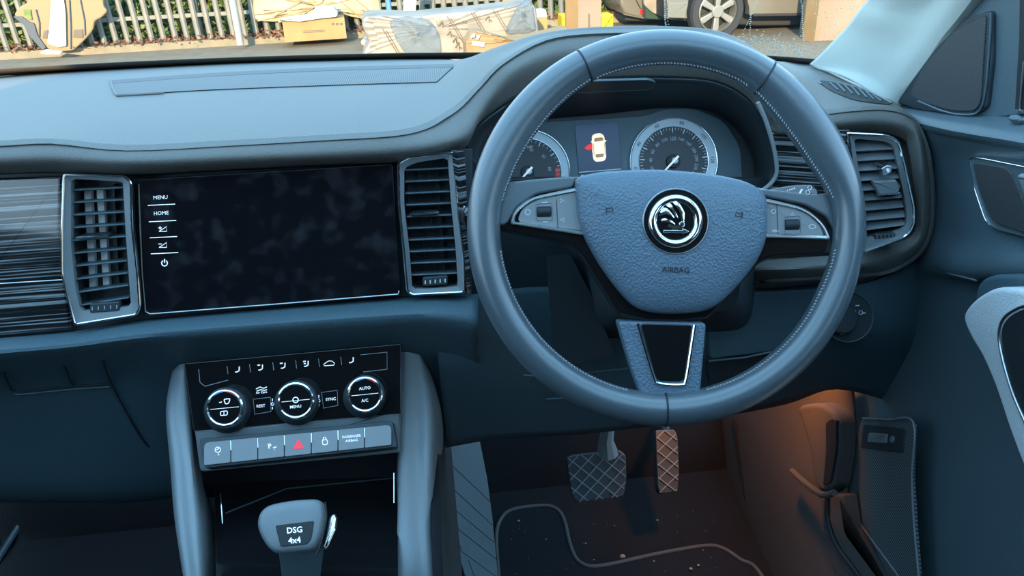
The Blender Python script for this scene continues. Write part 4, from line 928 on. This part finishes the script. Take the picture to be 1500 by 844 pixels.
# lower pocket with ribbed side
pf = Fr(PX(1270, 640, .60), PX(1340, 640, .585), PX(1345, 840, .575))
pk = obj('pocket_side', slab(pf, rc([(1262,614),(1340,619),(1337,700),(1342,780),(1352,900),(1330,900),(1268,800),(1226,735),(1240,690),(1255,640)], [4,4,6,8,4,4,6,6,6,6], 4), -.001, .002, .001), 'grille_rib', dr, label='ribbed lower speaker panel')
obj('pocket_edge', MB().tube([pf.hit(q.x, q.y, .003) for q in spline([(1264,613,0),(1300,615,0),(1338,619,0),(1336,700,0),(1340,780,0),(1352,900,0)], 5)], .0016, 6), 'plastic_grey', pk)
obj('pocket_edge', MB().tube([pf.hit(q.x, q.y, .003) for q in spline([(1232,726,0),(1265,775,0),(1320,850,0),(1345,890,0)], 5)], .0014, 6), 'plastic_grey', pk)
bt = obj('switch_recess', slab(pf, rc([(1264,622),(1325,628),(1322,664),(1260,656)], 3), .0, .004, .001), 'plastic_dark', pk); obj('boot_release_key', slab(pf, rc([(1272,634),(1298,636),(1296,650),(1270,648)], 2), .003, .007, .0015), 'plastic_grey', bt)
obj('key_dot', slab(pf, circ(1306, 644, 3, 12, 5), .003, .0055, .0008), 'plastic_grey', bt)

# ================================================================= FOOTWELL
ks_ = loft([[PX(*p) for p in r] for r in ([(1030,560,.56),(1075,600,.56),(1150,570,.58),(1245,560,.60)], [(1035,640,.56),(1090,650,.555),(1165,640,.57),(1250,640,.595)], [(1045,720,.555),(1100,730,.55),(1180,720,.56),(1240,720,.59)], [(1060,800,.55),(1120,810,.545),(1190,800,.555),(1260,800,.585)], [(1100,900,.54),(1160,900,.54),(1220,900,.55),(1300,900,.58)])], 5, 4)
kick = thing('kick_panel', 'brown lit side panel of the footwell with bonnet release recess', 'kick panel', PX(1180, 840, .56))
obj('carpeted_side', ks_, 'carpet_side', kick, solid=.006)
obj('fold_line', MB().tube([PX(q.x, q.y, .552) for q in spline([(1075,615,0),(1086,690,0),(1098,760,0),(1112,800,0),(1180,860,0)], 5)], .003, 6), 'carpet', kick)
kf3 = Fr(PX(1160, 700, .555), PX(1230, 650, .575), PX(1170, 600, .565))
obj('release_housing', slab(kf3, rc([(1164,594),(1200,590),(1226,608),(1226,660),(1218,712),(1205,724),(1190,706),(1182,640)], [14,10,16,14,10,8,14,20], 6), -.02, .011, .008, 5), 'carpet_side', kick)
obj('release_recess', slab(kf3, rc([(1209,618),(1224,612),(1224,660),(1216,708),(1205,712),(1210,660)], [6,8,14,6,6,14]), -.01, .0125, .001), 'black', kick)
obj('sill_ridge', MB().tube([PX(q.x, q.y, .54) for q in spline([(1160,690,0),(1180,708,0),(1205,725,0),(1222,722,0)], 5)], .005, 10), 'carpet_side', kick)
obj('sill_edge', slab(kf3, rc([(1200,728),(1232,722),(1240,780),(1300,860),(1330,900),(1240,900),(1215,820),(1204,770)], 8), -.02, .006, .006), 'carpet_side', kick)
obj('sill_gap', MB().tube([kf3.hit(q.x, q.y, .009) for q in spline([(1212,728,0),(1212,760,0),(1226,800,0),(1262,850,0),(1290,900,0)], 5)], .004, 8), 'black', kick)
# footrest and tunnel side
tfm = loft([[Vector((-.04, .60, .50)), Vector((-.035, 1.0, .55)), Vector((-.03, 1.45, .60))], [Vector((-.035, .60, .30)), Vector((-.03, 1.0, .32)), Vector((-.025, 1.45, .34))], [Vector((-.03, .6, .05)), Vector((-.02, 1.0, .05)), Vector((-.01, 1.45, .06))]], 6, 6)
struct('tunnel_side', tfm, 'carpet', solid=.01)
fr2 = Fr(PY(735, 844, .985), PY(690, 844, .975), PY(700, 645, 1.18))
ft = thing('footrest', 'grooved grey footrest panel left of the brake pedal', 'footrest', PY(700, 840, .99))
obj('panel', slab(fr2, rc([(652,640),(702,640),(714,700),(722,760),(738,930),(706,930),(668,800),(640,735),(645,680)], [6,4,6,8,4,4,10,10,10], 4), -.02, 0, .002), 'plastic_mid', ft)
mb = MB()
for P in ([(646,700),(722,770)], [(640,722),(650,733),(724,795)], [(655,745),(662,768),(728,820)], [(668,778),(676,808),(734,850)], [(686,820),(694,842),(720,862)], [(644,665),(718,735)]): stroke(fr2, P, 1.1, .0001, mb)
obj('groove', mb, 'black', ft)
# floor mat
mf = Fr(Vector((.1, .9, .062)), Vector((.5, .9, .062)), Vector((.1, 1.1, .062)))
mt = thing('floor_mat', 'black carpet floor mat with bound edge below the pedals', 'floor mat', Vector((.3, .9, .05)))
me_ = spline([(x, y, 0) for x, y in [(742,960),(732,860),(727,790),(733,762),(750,747),(790,741),(812,744),(826,760),(836,800),(850,824),(880,829),(960,812),(1030,800),(1058,803),(1085,820),(1115,842),(1180,960)]], 5)
obj('pile', slab(mf, [(q.x, q.y) for q in me_]+[(1000, 980)], -.008, 0, .001), 'mat_carpet', mt)
obj('bound_edge', MB().tube([mf.hit(q.x, q.y, .001) for q in me_], .0035, 8), 'binding', mt)
db = MB(); rnd = random.Random(5)
for x, y, s_ in [(760,763,2),(858,796,1.5),(912,815,4),(963,762,2),(1012,833,2.5),(1023,828,2),(958,822,1.5),(650,760,2),(800,790,1.2),(870,820,1.3),(900,770,1.2),(1030,806,1)]+[(rnd.uniform(740,1060), rnd.uniform(745,842), rnd.uniform(.3,.8)) for _ in range(40)]:
    p = PZ(x, y, .066); db.sphere(p, s_*.0011, 6, 4, (1.3, 1, .6))
tag(obj('leaf_crumbs', db, 'debris'), 'pale bits of leaf and grit scattered on the driver floor mat', 'debris', kind='stuff')
# pedals
bpf = Fr(PY(835, 735, 1.03), PY(915, 725, 1.03), PY(832, 668, 1.075))
bk = thing('brake_pedal', 'wide brake pedal with diamond pattern rubber hanging below the steering wheel', 'pedal', bpf.hit(873, 700), 'driver pedals')
bP = rc([(829,672),(838,667),(908,659),(917,668),(918,700),(914,728),(845,737),(838,728)], [5,4,6,5,6,6,5,6], 4)
pd = obj('pad', slab(bpf, bP, -.012, 0, .003), 'pedal_rubber', bk)
def lattice(fr, P, dx, mbx, w=1.6, ang=(38, -48), h=0):
    "raised ribs clipped to the outline"
    P = [Vector((p[0], p[1])) for p in P]
    for A in ang:
        d = Vector((cos(radians(A)), sin(radians(A)))); n = Vector((-d.y, d.x)); ss = [p.dot(n) for p in P]; s_ = min(ss)+dx*.6
        while s_ < max(ss):
            hits = []
            for i in range(len(P)):
                a, b = P[i-1], P[i]; fa, fb = a.dot(n)-s_, b.dot(n)-s_
                if fa*fb < 0: hits.append((a+(b-a)*(fa/(fa-fb))).dot(d))
            if len(hits) >= 2: a, b = min(hits)+1.5, max(hits)-1.5; stroke(fr, [d*a+n*s_, d*b+n*s_], w, h, mbx, th=.0030)
            s_ += dx
mb = MB(); lattice(bpf, bP, 15.5, mb); obj('diamond_ribs', mb, 'rubber', pd)
mb = MB(); mb.tube([bpf.hit(890, 665, -.008), PY(888, 645, 1.08), PY(892, 620, 1.09), PY(895, 585, 1.10)], [.020, .013, .011, .011], 10); obj('arm', mb, 'rubber', bk)
apf = Fr(PY(965, 722, 1.06), PY(995, 722, 1.06), PY(962, 632, 1.14))
ac = thing('accelerator_pedal', 'narrow upright accelerator pedal with diamond pattern right of the brake pedal', 'pedal', apf.hit(980, 675), 'driver pedals')
aP = rc([(960,630),(988,629),(993,640),(995,690),(993,720),(968,723),(964,715)], [3,4,5,6,5,5,6], 4)
ap = obj('pad', slab(apf, aP, -.02, 0, .002), 'pedal_rubber', ac); mb = MB(); lattice(apf, aP, 15, mb, 1.3, (38, -44)); obj('diamond_ribs', mb, 'rubber', ap)
mb = MB(); mb.tube([apf.hit(976, 640, -.015), PY(972, 615, 1.25), PY(965, 590, 1.3)], .009, 10); obj('arm', mb, 'plastic_dark', ac)
# passenger sill strip
tag(obj('sill_strip', MB().tube([PY(48,728,1.30), PY(25,775,1.24), PY(0,815,1.19), PY(-40,880,1.12)], .006, 8), 'plastic_mid'), 'thin sill trim edge glowing orange in the passenger footwell', 'trim strip')

# ================================================================= OUTSIDE
def vfr(px_, py_, z=G):  # vertical plane facing us through a ground point, parallel to the kerb
    p = PZ(px_, py_, z); return Fr(p, p+kd, p+Vector((0, 0, 1))), p
PV = G+.07
fA, fB = PZ(0, 77, PV), PZ(340, 57, PV); fd = (fB-fA); fd.z = 0; fd.normalize(); fn = Vector((-fd.y, fd.x, 0))
fence = thing('palisade_fence', 'pale galvanised palisade fence along the far pavement', 'fence', fA)
ffr = Fr(fA, fA+fd, fA+Vector((0, 0, 1)))
px = -20.0; n = 0
a = -.6
while a < 7.35 and n < 98:
    p = fA+fd*a; lean = fd*(-.02)
    hgt = 1.9; mb = MB(); w = .034
    sec = [(-w, 0), (-w*.45, -.018), (w*.45, -.018), (w, 0), (w*.45, -.012), (-w*.45, -.012)]
    L = [[p+fd*(s0*q)+fn*t0+Vector((0, 0, z))+lean*z for s0, t0 in sec] for z, q in ((.02, 1), (hgt-.15, 1), (hgt, .15))]
    mb.loops(L, True, True, True)
    obj('pale', mb, 'pale' if n not in (10, 38) else 'blue_paint', fence)
    a += .138; n += 1
for z in (.30, 1.55):
    mb = MB(); mb.box(fA+fd*3.35+fn*.03+Vector((0, 0, z)), fd*4.05, fn*.022, (0, 0, .022)); obj('rail', mb, 'pale', fence)
for q in (-.25, 2.3, 4.8, 7.3):
    mb = MB(); mb.box(fA+fd*q+fn*.09+Vector((0, 0, .95)), fd*.04, fn*.04, (0, 0, .95)); obj('fence_post', mb, 'pale', fence)
# ivy hedge behind the fence
mb = MB(); rnd = random.Random(11)
for _ in range(15000):
    z = rnd.random()**1.4*1.5; p = fA+fd*rnd.uniform(-1.2, 8.6)+fn*(rnd.uniform(.16, .45)+.1*z)+Vector((0, 0, z+.02)); r = rnd.uniform(.03, .07)
    u = Vector((rnd.gauss(0, 1), rnd.gauss(0, 1), rnd.gauss(0, .7))).normalized(); v = u.cross(Vector((rnd.gauss(0, 1), rnd.gauss(0, 1), rnd.gauss(0, 1)))).normalized()
    mb.add([p-u*r, p-u*r*.2+v*r*.6, p+u*r, p-u*r*.2-v*r*.6], [[0, 1, 2, 3]])
tag(obj('ivy_hedge', mb, 'leaf', smooth=0), 'green ivy growing thickly behind the palisade fence', 'hedge', kind='stuff')
mb = MB(); mb.box(fA+fd*4.6+fn*1.2+Vector((0, 0, 1.1)), fd*7, fn*.4, (0, 0, 1.2)); tag(obj('undergrowth', mb, 'soil'), 'dark backing of undergrowth behind the ivy', 'undergrowth', kind='stuff')  # plain dark box backing the leaves
mb = MB()
for _ in range(3000):
    p = fA+fd*rnd.uniform(-1, 7.6)+fn*rnd.gauss(.02, .09)+Vector((0, 0, .01+abs(rnd.gauss(0, .03)))); r = rnd.uniform(.015, .035); u = Vector((rnd.gauss(0, 1), rnd.gauss(0, 1), rnd.gauss(0, .5))).normalized(); v = u.cross(Vector((rnd.gauss(0, 1), rnd.gauss(0, 1), rnd.gauss(0, 1)))).normalized()
    mb.add([p-u*r, p+v*r*.6, p+u*r, p-v*r*.6], [[0, 1, 2, 3]])
tag(obj('fallen_leaves', mb, 'leaf_brown', smooth=0), 'brown fallen leaves along the foot of the fence', 'leaves', kind='stuff')
# lamp post
p = PZ(352, 63, PV); mb = MB(); mb.tube([p-Vector((0, 0, .02)), p+Vector((0, 0, 1.2)), p+Vector((-.01, 0, 3.0))], [.042, .040, .036], 16); tag(obj('street_post', mb, 'post_grey'), 'slim grey metal street post standing before the fence', 'post')
# panel carrier for leaning / standing items
def standing(name, label, cat, base, P, m, depth=.05, bump_=0, group=None, parent=None, off=0, bev=.01):
    fr_, q = vfr(*base); 
    if parent is None: o = obj(name, slab(fr_, P, -depth+off, off, min(bev, depth*.4)), m); tag(o, label, cat, group)
    else: o = obj(name, slab(fr_, P, -depth+off, off, min(bev, depth*.4)), m, parent)
    return o, fr_
bpn = thing('moulded_car_panel', 'tan moulded plastic car underpanel leaning on the fence', 'car part', PZ(88, 76, PV))
fr3, _ = vfr(88, 76, PV)
obj('panel', slab(fr3, rc([(20,22),(28,10),(40,4),(48,-10),(150,-12),(152,10),(158,16),(150,24),(140,30),(136,42),(128,54),(115,66),(108,74),(88,76),(72,73),(64,66),(55,55),(42,50),(34,34)], 4), -.05, 0, .012), 'tan_plastic', bpn)
obj('dark_flank', slab(fr3, rc([(18,24),(32,24),(42,32),(50,34),(55,52),(68,70),(62,74),(42,52),(34,36)], 3), -.02, .02, .006), 'dark_plastic', bpn)
obj('edge_ridge', MB().tube([fr3.hit(q.x, q.y, .01) for q in spline([(156,16,0),(148,24,0),(138,30,0),(135,42,0),(126,54,0),(112,68,0)], 4)], .012, 6), 'tan_plastic', bpn)
for P in ([(53,14),(58,34),(58,54)], [(102,0),(104,40),(104,72)], [(118,0),(124,30),(125,54)]): obj('rib', MB().tube([fr3.hit(a_, b_, .005) for a_, b_ in P], .009, 6), 'dark_plastic', bpn)
for P in ([(108,44),(121,43),(122,56),(107,55)], [(64,46),(70,44),(70,57),(62,56)]): obj('pocket', slab(fr3, P, -.01, .012, .004), 'foam_print', bpn)
for P in ([(34,14),(45,14),(47,29),(42,29),(36,24)],): obj('cut_out', slab(fr3, P, 0, .014, .003), 'leaf', bpn)
standing('white_sheet', 'long bright white sheet hanging down the middle of the tan car panel', 'sheet', (83, 76, PV), rc([(75,-12),(92,-12),(96,20),(97,68),(84,69),(69,64),(73,30)], 3), 'white_paper', .01, off=.05)
standing('white_paper_scrap', 'white paper scrap lying at the foot of the tan car panel', 'paper', (74, 80, PV), rc([(57,77),(66,73),(90,76),(89,80),(62,80)], 2), 'white_paper', .05, off=.06)
# cardboard box (long, low)
def cbox(name, label, cat, bl, br, top, depth, m, z=PV, group=None):
    a, b = PZ(*bl, z), PZ(*br, z); u = (b-a); L_ = u.length; u.normalize(); n_ = Vector((-u.y, u.x, 0)); d = ray(bl[0], top); t = (a-CP).xy.length/d.xy.length; hh = (CP+d*t).z-a.z
    t_ = thing(name, label, cat, (a+b)/2, group); f_ = Fr(a, b, a+Vector((0, 0, 1)))
    mb = MB(); mb.box((a+b)/2+n_*depth/2+Vector((0, 0, hh/2)), u*L_/2, n_*depth/2, (0, 0, hh/2)); obj('carton', mb, m, t_, smooth=0)
    mb = MB(); mb.box((a+b)/2+n_*depth/2+Vector((0, 0, hh+.003)), u*L_/2, n_*.03, (0, 0, .003)); obj('tape', mb, 'brown_paper', t_, smooth=0)
    return t_, f_
t_, f_ = cbox('cardboard_box', 'long low brown cardboard box with printed line on the pavement', 'box', (418, 62), (508, 56), 31, .55, 'card')
mb = MB()
for k in range(2): stroke(f_, [(444, 45.5+k*2.2), (476, 44+k*2.2)], 1.1, .002, mb, th=.001)
for k in range(3): stroke(f_, [(486+6*k, 35.5), (490+6*k, 35)], 3.2, .002, mb, th=.001)
obj('print', mb, 'foam_print', t_)
def heap(name, label, cat, base, P, m, depth, seed, amp=.02, parent=None, off=0):
    "crumpled wrapped mass: swollen front, wavy outline"
    fr_, q = vfr(*base); Q = fr_.px(P, off); c = sum(Q, Vector((0, 0)))/len(Q); rnd = random.Random(seed)
    L = [[fr_.W(p, off-depth) for p in Q], [fr_.W(p, off-.05) for p in Q]]
    for s_, h in ((.97, 0), (.85, .03), (.68, .045), (.5, .05), (.3, .05), (.1, .05)): L.append([fr_.W(c+(p-c)*s_+Vector((rnd.uniform(-amp, amp), rnd.uniform(-amp, amp)))*.3, off+h+rnd.uniform(-amp, amp)*.7) for p in Q])
    o = obj(name, MB().loops(L, True, True, True), m, parent, smooth=20)
    if parent is None: tag(o, label, cat)
    return o, fr_
o, f_ = heap('paper_wrapped_panel', 'large crumpled paper wrapped panel standing behind the cardboard box', 'wrapped item', (470, 51, PV), rc([(369,-14),(400,-16),(440,-16),(480,-16),(520,-16),(556,-14),(559,20),(548,26),(535,30),(528,22),(500,24),(450,30),(405,33),(374,31),(371,20)], 4), 'paper_wrap', .12, 3, .03)
mb = MB()
for P in ([(400,25),(440,2)], [(430,30),(470,4)], [(500,3),(530,28)], [(520,-2),(545,20)]): stroke(f_, P, 1.5, .08, mb, th=.002)
obj('print', mb, 'brown_paper', o)
standing('white_paper_bundle', 'folded white paper lying on top of the long cardboard box', 'paper', (455, 60, PV), rc([(408,31),(412,29),(457,23),(461,12),(488,11),(492,16),(495,20),(493,25),(465,28),(440,32)], 2), 'white_paper', .22, off=.02)
tag(obj('crushed_bottle', MB().tube([PZ(533,62,G+.09), PZ(540,52,G+.09)], .035, 10), 'foam_clear'), 'small crushed clear bottle beside the wrapped bumper', 'bottle')
# white post
standing('white_board', 'narrow white board standing behind the long wrapped bumper', 'board', (600, 55, PV), [(593,-20),(612,-20),(607,40),(589,40)], 'white_paper', .03)
# long foam wrapped bumper
fw = thing('wrapped_bumper', 'long foam wrapped car bumper with printed marks on the roadside', 'wrapped car part', PZ(660, 90, G))
fr4, _ = vfr(660, 94, G)
def foam(name, P, m, off, depth, seed, lab=None):
    Q = fr4.px(P, off); c = sum(Q, Vector((0, 0)))/len(Q); rnd = random.Random(seed); L = [[fr4.W(p, off-depth) for p in Q], [fr4.W(p, off-.04) for p in Q]]
    for s_, h in ((.985, 0), (.95, .025), (.85, .035), (.6, .04), (.3, .04), (.1, .04)): L.append([fr4.W(c+(p-c)*s_, off+h+.010*math.sin(k*1.7+s_*9+seed)*(s_ < .97)) for k, p in enumerate(Q)])
    return obj(name, MB().loops(L, True, True, True), m, fw, smooth=25, label=lab)
foam('wrap', rc([(527,110),(533,75),(541,62),(535,50),(529,36),(532,24),(560,22),(610,24),(640,20),(700,15),(750,9),(778,2),(786,12),(790,45),(794,110)], 6), 'foam_white', 0, .45, 2)
foam('clear_bag', rc([(568,30),(590,24),(630,28),(645,50),(648,84),(600,88),(580,60)], 10), 'film', .05, .04, 4, 'bluish clear plastic bag')
foam('clear_bag', rc([(738,50),(756,12),(772,-2),(780,4),(786,46),(760,50)], 8), 'film', .05, .04, 6, 'greyish clear plastic bag end')
mb = MB()
for (x0, y0) in ((560,42),(655,24),(690,18),(722,14)):
    for k in range(2): stroke(fr4, [(x0+k*5, y0+2*k), (x0+30+k*5, y0+50+2*k)], 1.2, .055, mb, th=.001)
for (x, y) in ((648,36),(716,28),(668,60),(660,50),(768,22),(672,68)):
    stroke(fr4, [(x-5, y+2), (x-1, y-4), (x+1, y+1), (x+5, y+3)], 1.8, .055, mb, th=.001); stroke(fr4, [(x, y-5), (x+1, y+5)], 1.2, .055, mb, th=.001)
obj('print', mb, 'foam_print', fw)
# brown paper roll in front
o, f_ = heap('brown_paper_bundle', 'crumpled brown paper bundle with white stickers in front of the wrapped bumper', 'paper bundle', (750, 104, G), rc([(683,95),(681,62),(690,48),(700,45),(722,52),(745,58),(775,54),(810,46),(832,40),(838,52),(850,95)], 4), 'brown_paper', .2, 8, .02)
mb = MB(); fill(f_, [(692,60),(710,62),(709,69),(691,66)], .07, mb, .002); fill(f_, [(689,53),(695,49),(696,54),(690,56)], .07, mb, .002); fill(f_, [(699,52),(704,51),(701,58),(697,58)], .07, mb, .002); obj('sticker', mb, 'white_paper', o)
t_, f_ = cbox('cardboard_box', 'small brown cardboard box at the end of the wrapped bumper', 'box', (785, 52), (802, 51), 26, .3, 'card')
standing('folded_white_flap', 'white folded plastic sheet on the small cardboard box', 'sheet', (792, 50, PV), rc([(781,14),(800,14),(802,26),(784,27)], 2), 'white_paper', .1, off=.03)
standing('torn_card', 'torn orange card poking up behind the wrapped bumper', 'card', (745, 50, PV), rc([(733,16),(740,-10),(760,-12),(761,4),(745,9)], 2), 'card', .05)

t_, f_ = cbox('cardboard_box', 'tall upright pale cardboard box behind the steering wheel top', 'box', (847, 62), (880, 60), -30, .10, 'card_pale')
mb = MB(); stroke(f_, [(863,20),(863,42)], 2.6, .002, mb, th=.001); obj('print', mb, 'foam_print', t_)
# its narrow side, sunlight put in as a brighter card colour
a_, b_ = PZ(829, 58, PV), PZ(847, 62, PV); mb = MB(); mb.box((a_+b_)/2+Vector((0, .03, 1.0)), (b_-a_)/2, Vector((0, .03, 0)), (0, 0, 1.0)); obj('side_flap', mb, 'card', t_, smooth=0)
def crate(label, x0, x1, yt, yb):
    t_ = thing('yellow_container', label, 'container', PZ((x0+x1)/2, yb, PV), 'yellow containers'); fr_, _ = vfr((x0+x1)/2, yb, PV)
    obj('body', slab(fr_, rc([(x0, yt+2), (x1, yt+1), (x1, yb), (x0, yb)], 1.5), -.22, 0, .02), 'yellow', t_); obj('cap', slab(fr_, rc([(x0+4, yt), (x0+9, yt-1), (x0+9, yt+3), (x0+4, yt+3)], .5), -.12, -.06, .01), 'yellow', t_)
crate('yellow container partly hidden left of the tall pale cardboard box', 823, 836, 21, 47); crate('yellow container right of the tall pale cardboard box', 879, 899, 20, 50)

# parked vehicles
def car_wheel(parent, x, y, r, rows_base, spokes=6):
    fr_, q = rows_base
    c = fr_.loc(x, y, 0); rw_ = (fr_.loc(x+r, y, 0)-c).length
    C2 = lambda q_, h, n=40: [fr_.W(c+Vector((cos(2*pi*k/n), sin(2*pi*k/n)))*rw_*q_, h) for k in range(n)]
    w = obj('wheel', MB().loops([C2(.68, -.2), C2(.95, -.2), C2(1, -.15), C2(1, -.03), C2(.93, 0), C2(.74, .0), C2(.70, -.02), C2(.66, -.06)]), 'tyre', parent, label='tyre on silver alloy wheel')
    obj('rim_barrel', MB().loops([C2(.70, -.19), C2(.70, -.01), C2(.66, .0), C2(.64, -.03), C2(.62, -.14)]), 'alloy', w); obj('painted_brake_shade', MB().loops([C2(.62, -.15), C2(.3, -.13), C2(.05, -.13)], True, False, True), 'black', w)  # black disc stands in for the shade behind the spokes
    mb = MB()
    for k in range(spokes):
        a = 2*pi*k/spokes+.5; d = Vector((cos(a), sin(a))); e = Vector((-d.y, d.x))
        P = [c+d*rw_*.12-e*rw_*.08, c+d*rw_*.62-e*rw_*.12, c+d*rw_*.68, c+d*rw_*.62+e*rw_*.12, c+d*rw_*.12+e*rw_*.08]
        slab(fr_, P, -.07, -.015, .01, mb=mb, loc=True)
    slab(fr_, [c+Vector((cos(2*pi*k/20), sin(2*pi*k/20)))*rw_*.22 for k in range(20)], -.06, 0, .012, mb=mb, loc=True)
    obj('alloy_spokes', mb, 'alloy', w)
ck = thing('parked_vehicle', 'silver estate car parked across the road showing its alloy wheel', 'car', PZ(1052, 52, G)); cw = vfr(1052, 55, G)
B = cw[0]
arch = [(1052+47*cos(a), 17+47*sin(a)) for a in [pi-.15-k*(pi-.3)/-12 for k in range(13)]] 
arch = [(1052-46*cos(t), 17-46*sin(t)) for t in [-.1+k*(pi+.2)/14 for k in range(15)]]
body = [(978,27),(975,-60),(1340,-60),(1340,20),(1104,22)]+[p for p in reversed(arch)]+[(1007,27)]
obj('body_side', slab(B, body, -.06, .05, .01), 'car_silver', ck)
mb = MB(); c0 = B.loc(1000, -10, 0); 
obj('underbody', slab(B, [(985,30),(985,-50),(1340,-50),(1340,36),(1110,38),(1010,32)], -1.7, -.22, .02), 'car_dark', ck)
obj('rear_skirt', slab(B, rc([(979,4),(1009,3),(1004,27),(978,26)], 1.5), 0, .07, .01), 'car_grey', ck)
obj('sill_line', slab(B, [(1104,20),(1340,17),(1340,21),(1104,24)], -.02, .06, .005), 'car_dark', ck)
car_wheel(ck, 1052, 17, 39, cw)
car_wheel(ck, 1300, 10, 38, cw)
c2 = thing('parked_vehicle', 'silver car rear corner with red lamp parked further left', 'car', PZ(930, 34, PV)); cb = vfr(930, 34, PV)
B2 = cb[0]; obj('rear_corner', slab(B2, rc([(908,-40),(948,-40),(948,28),(930,26),(915,22),(908,8)], 5), -.8, 0, .04), 'car_silver', c2)
obj('lamp', slab(B2, rc([(938,13),(944,14),(944,22),(938,21)], 1.5), 0, .02, .008), 'red_lamp', c2, label='red rear lamp'); obj('bumper_lip', slab(B2, rc([(912,18),(948,26),(948,29),(914,22)], 1), 0, .03, .008), 'car_grey', c2)
wheel_ = obj('underbody', slab(B2, [(916,20),(948,24),(948,32),(916,30)], -.7, -.1, .01), 'car_dark', c2)
standing('green_bin', 'dark green bin between the two silver cars', 'bin', (958, 33, PV), rc([(945,-30),(978,-30),(976,29),(946,28)], 3), 'bin_green', .3, off=.1)
standing('cream_sack', 'cream and white sack hanging over the dark green bin', 'sack', (955, 33, PV), rc([(943,-20),(966,-20),(967,8),(965,22),(956,19),(944,8)], 4), 'foam_white', .05, off=.16)
# big pale box right
t_, f_ = cbox('cardboard_box', 'large pale cardboard box seen through the wet windscreen corner', 'box', (1190, 60), (1330, 56), -80, .5, 'card_pale', G)
a_, b_ = PZ(1176, 58, G), PZ(1192, 63, G); mb = MB(); mb.box((a_+b_)/2+Vector((0, .01, .8)), (b_-a_)/2, Vector((0, .012, 0)), (0, 0, .8)); obj('side_flap', mb, 'card', t_, smooth=0)
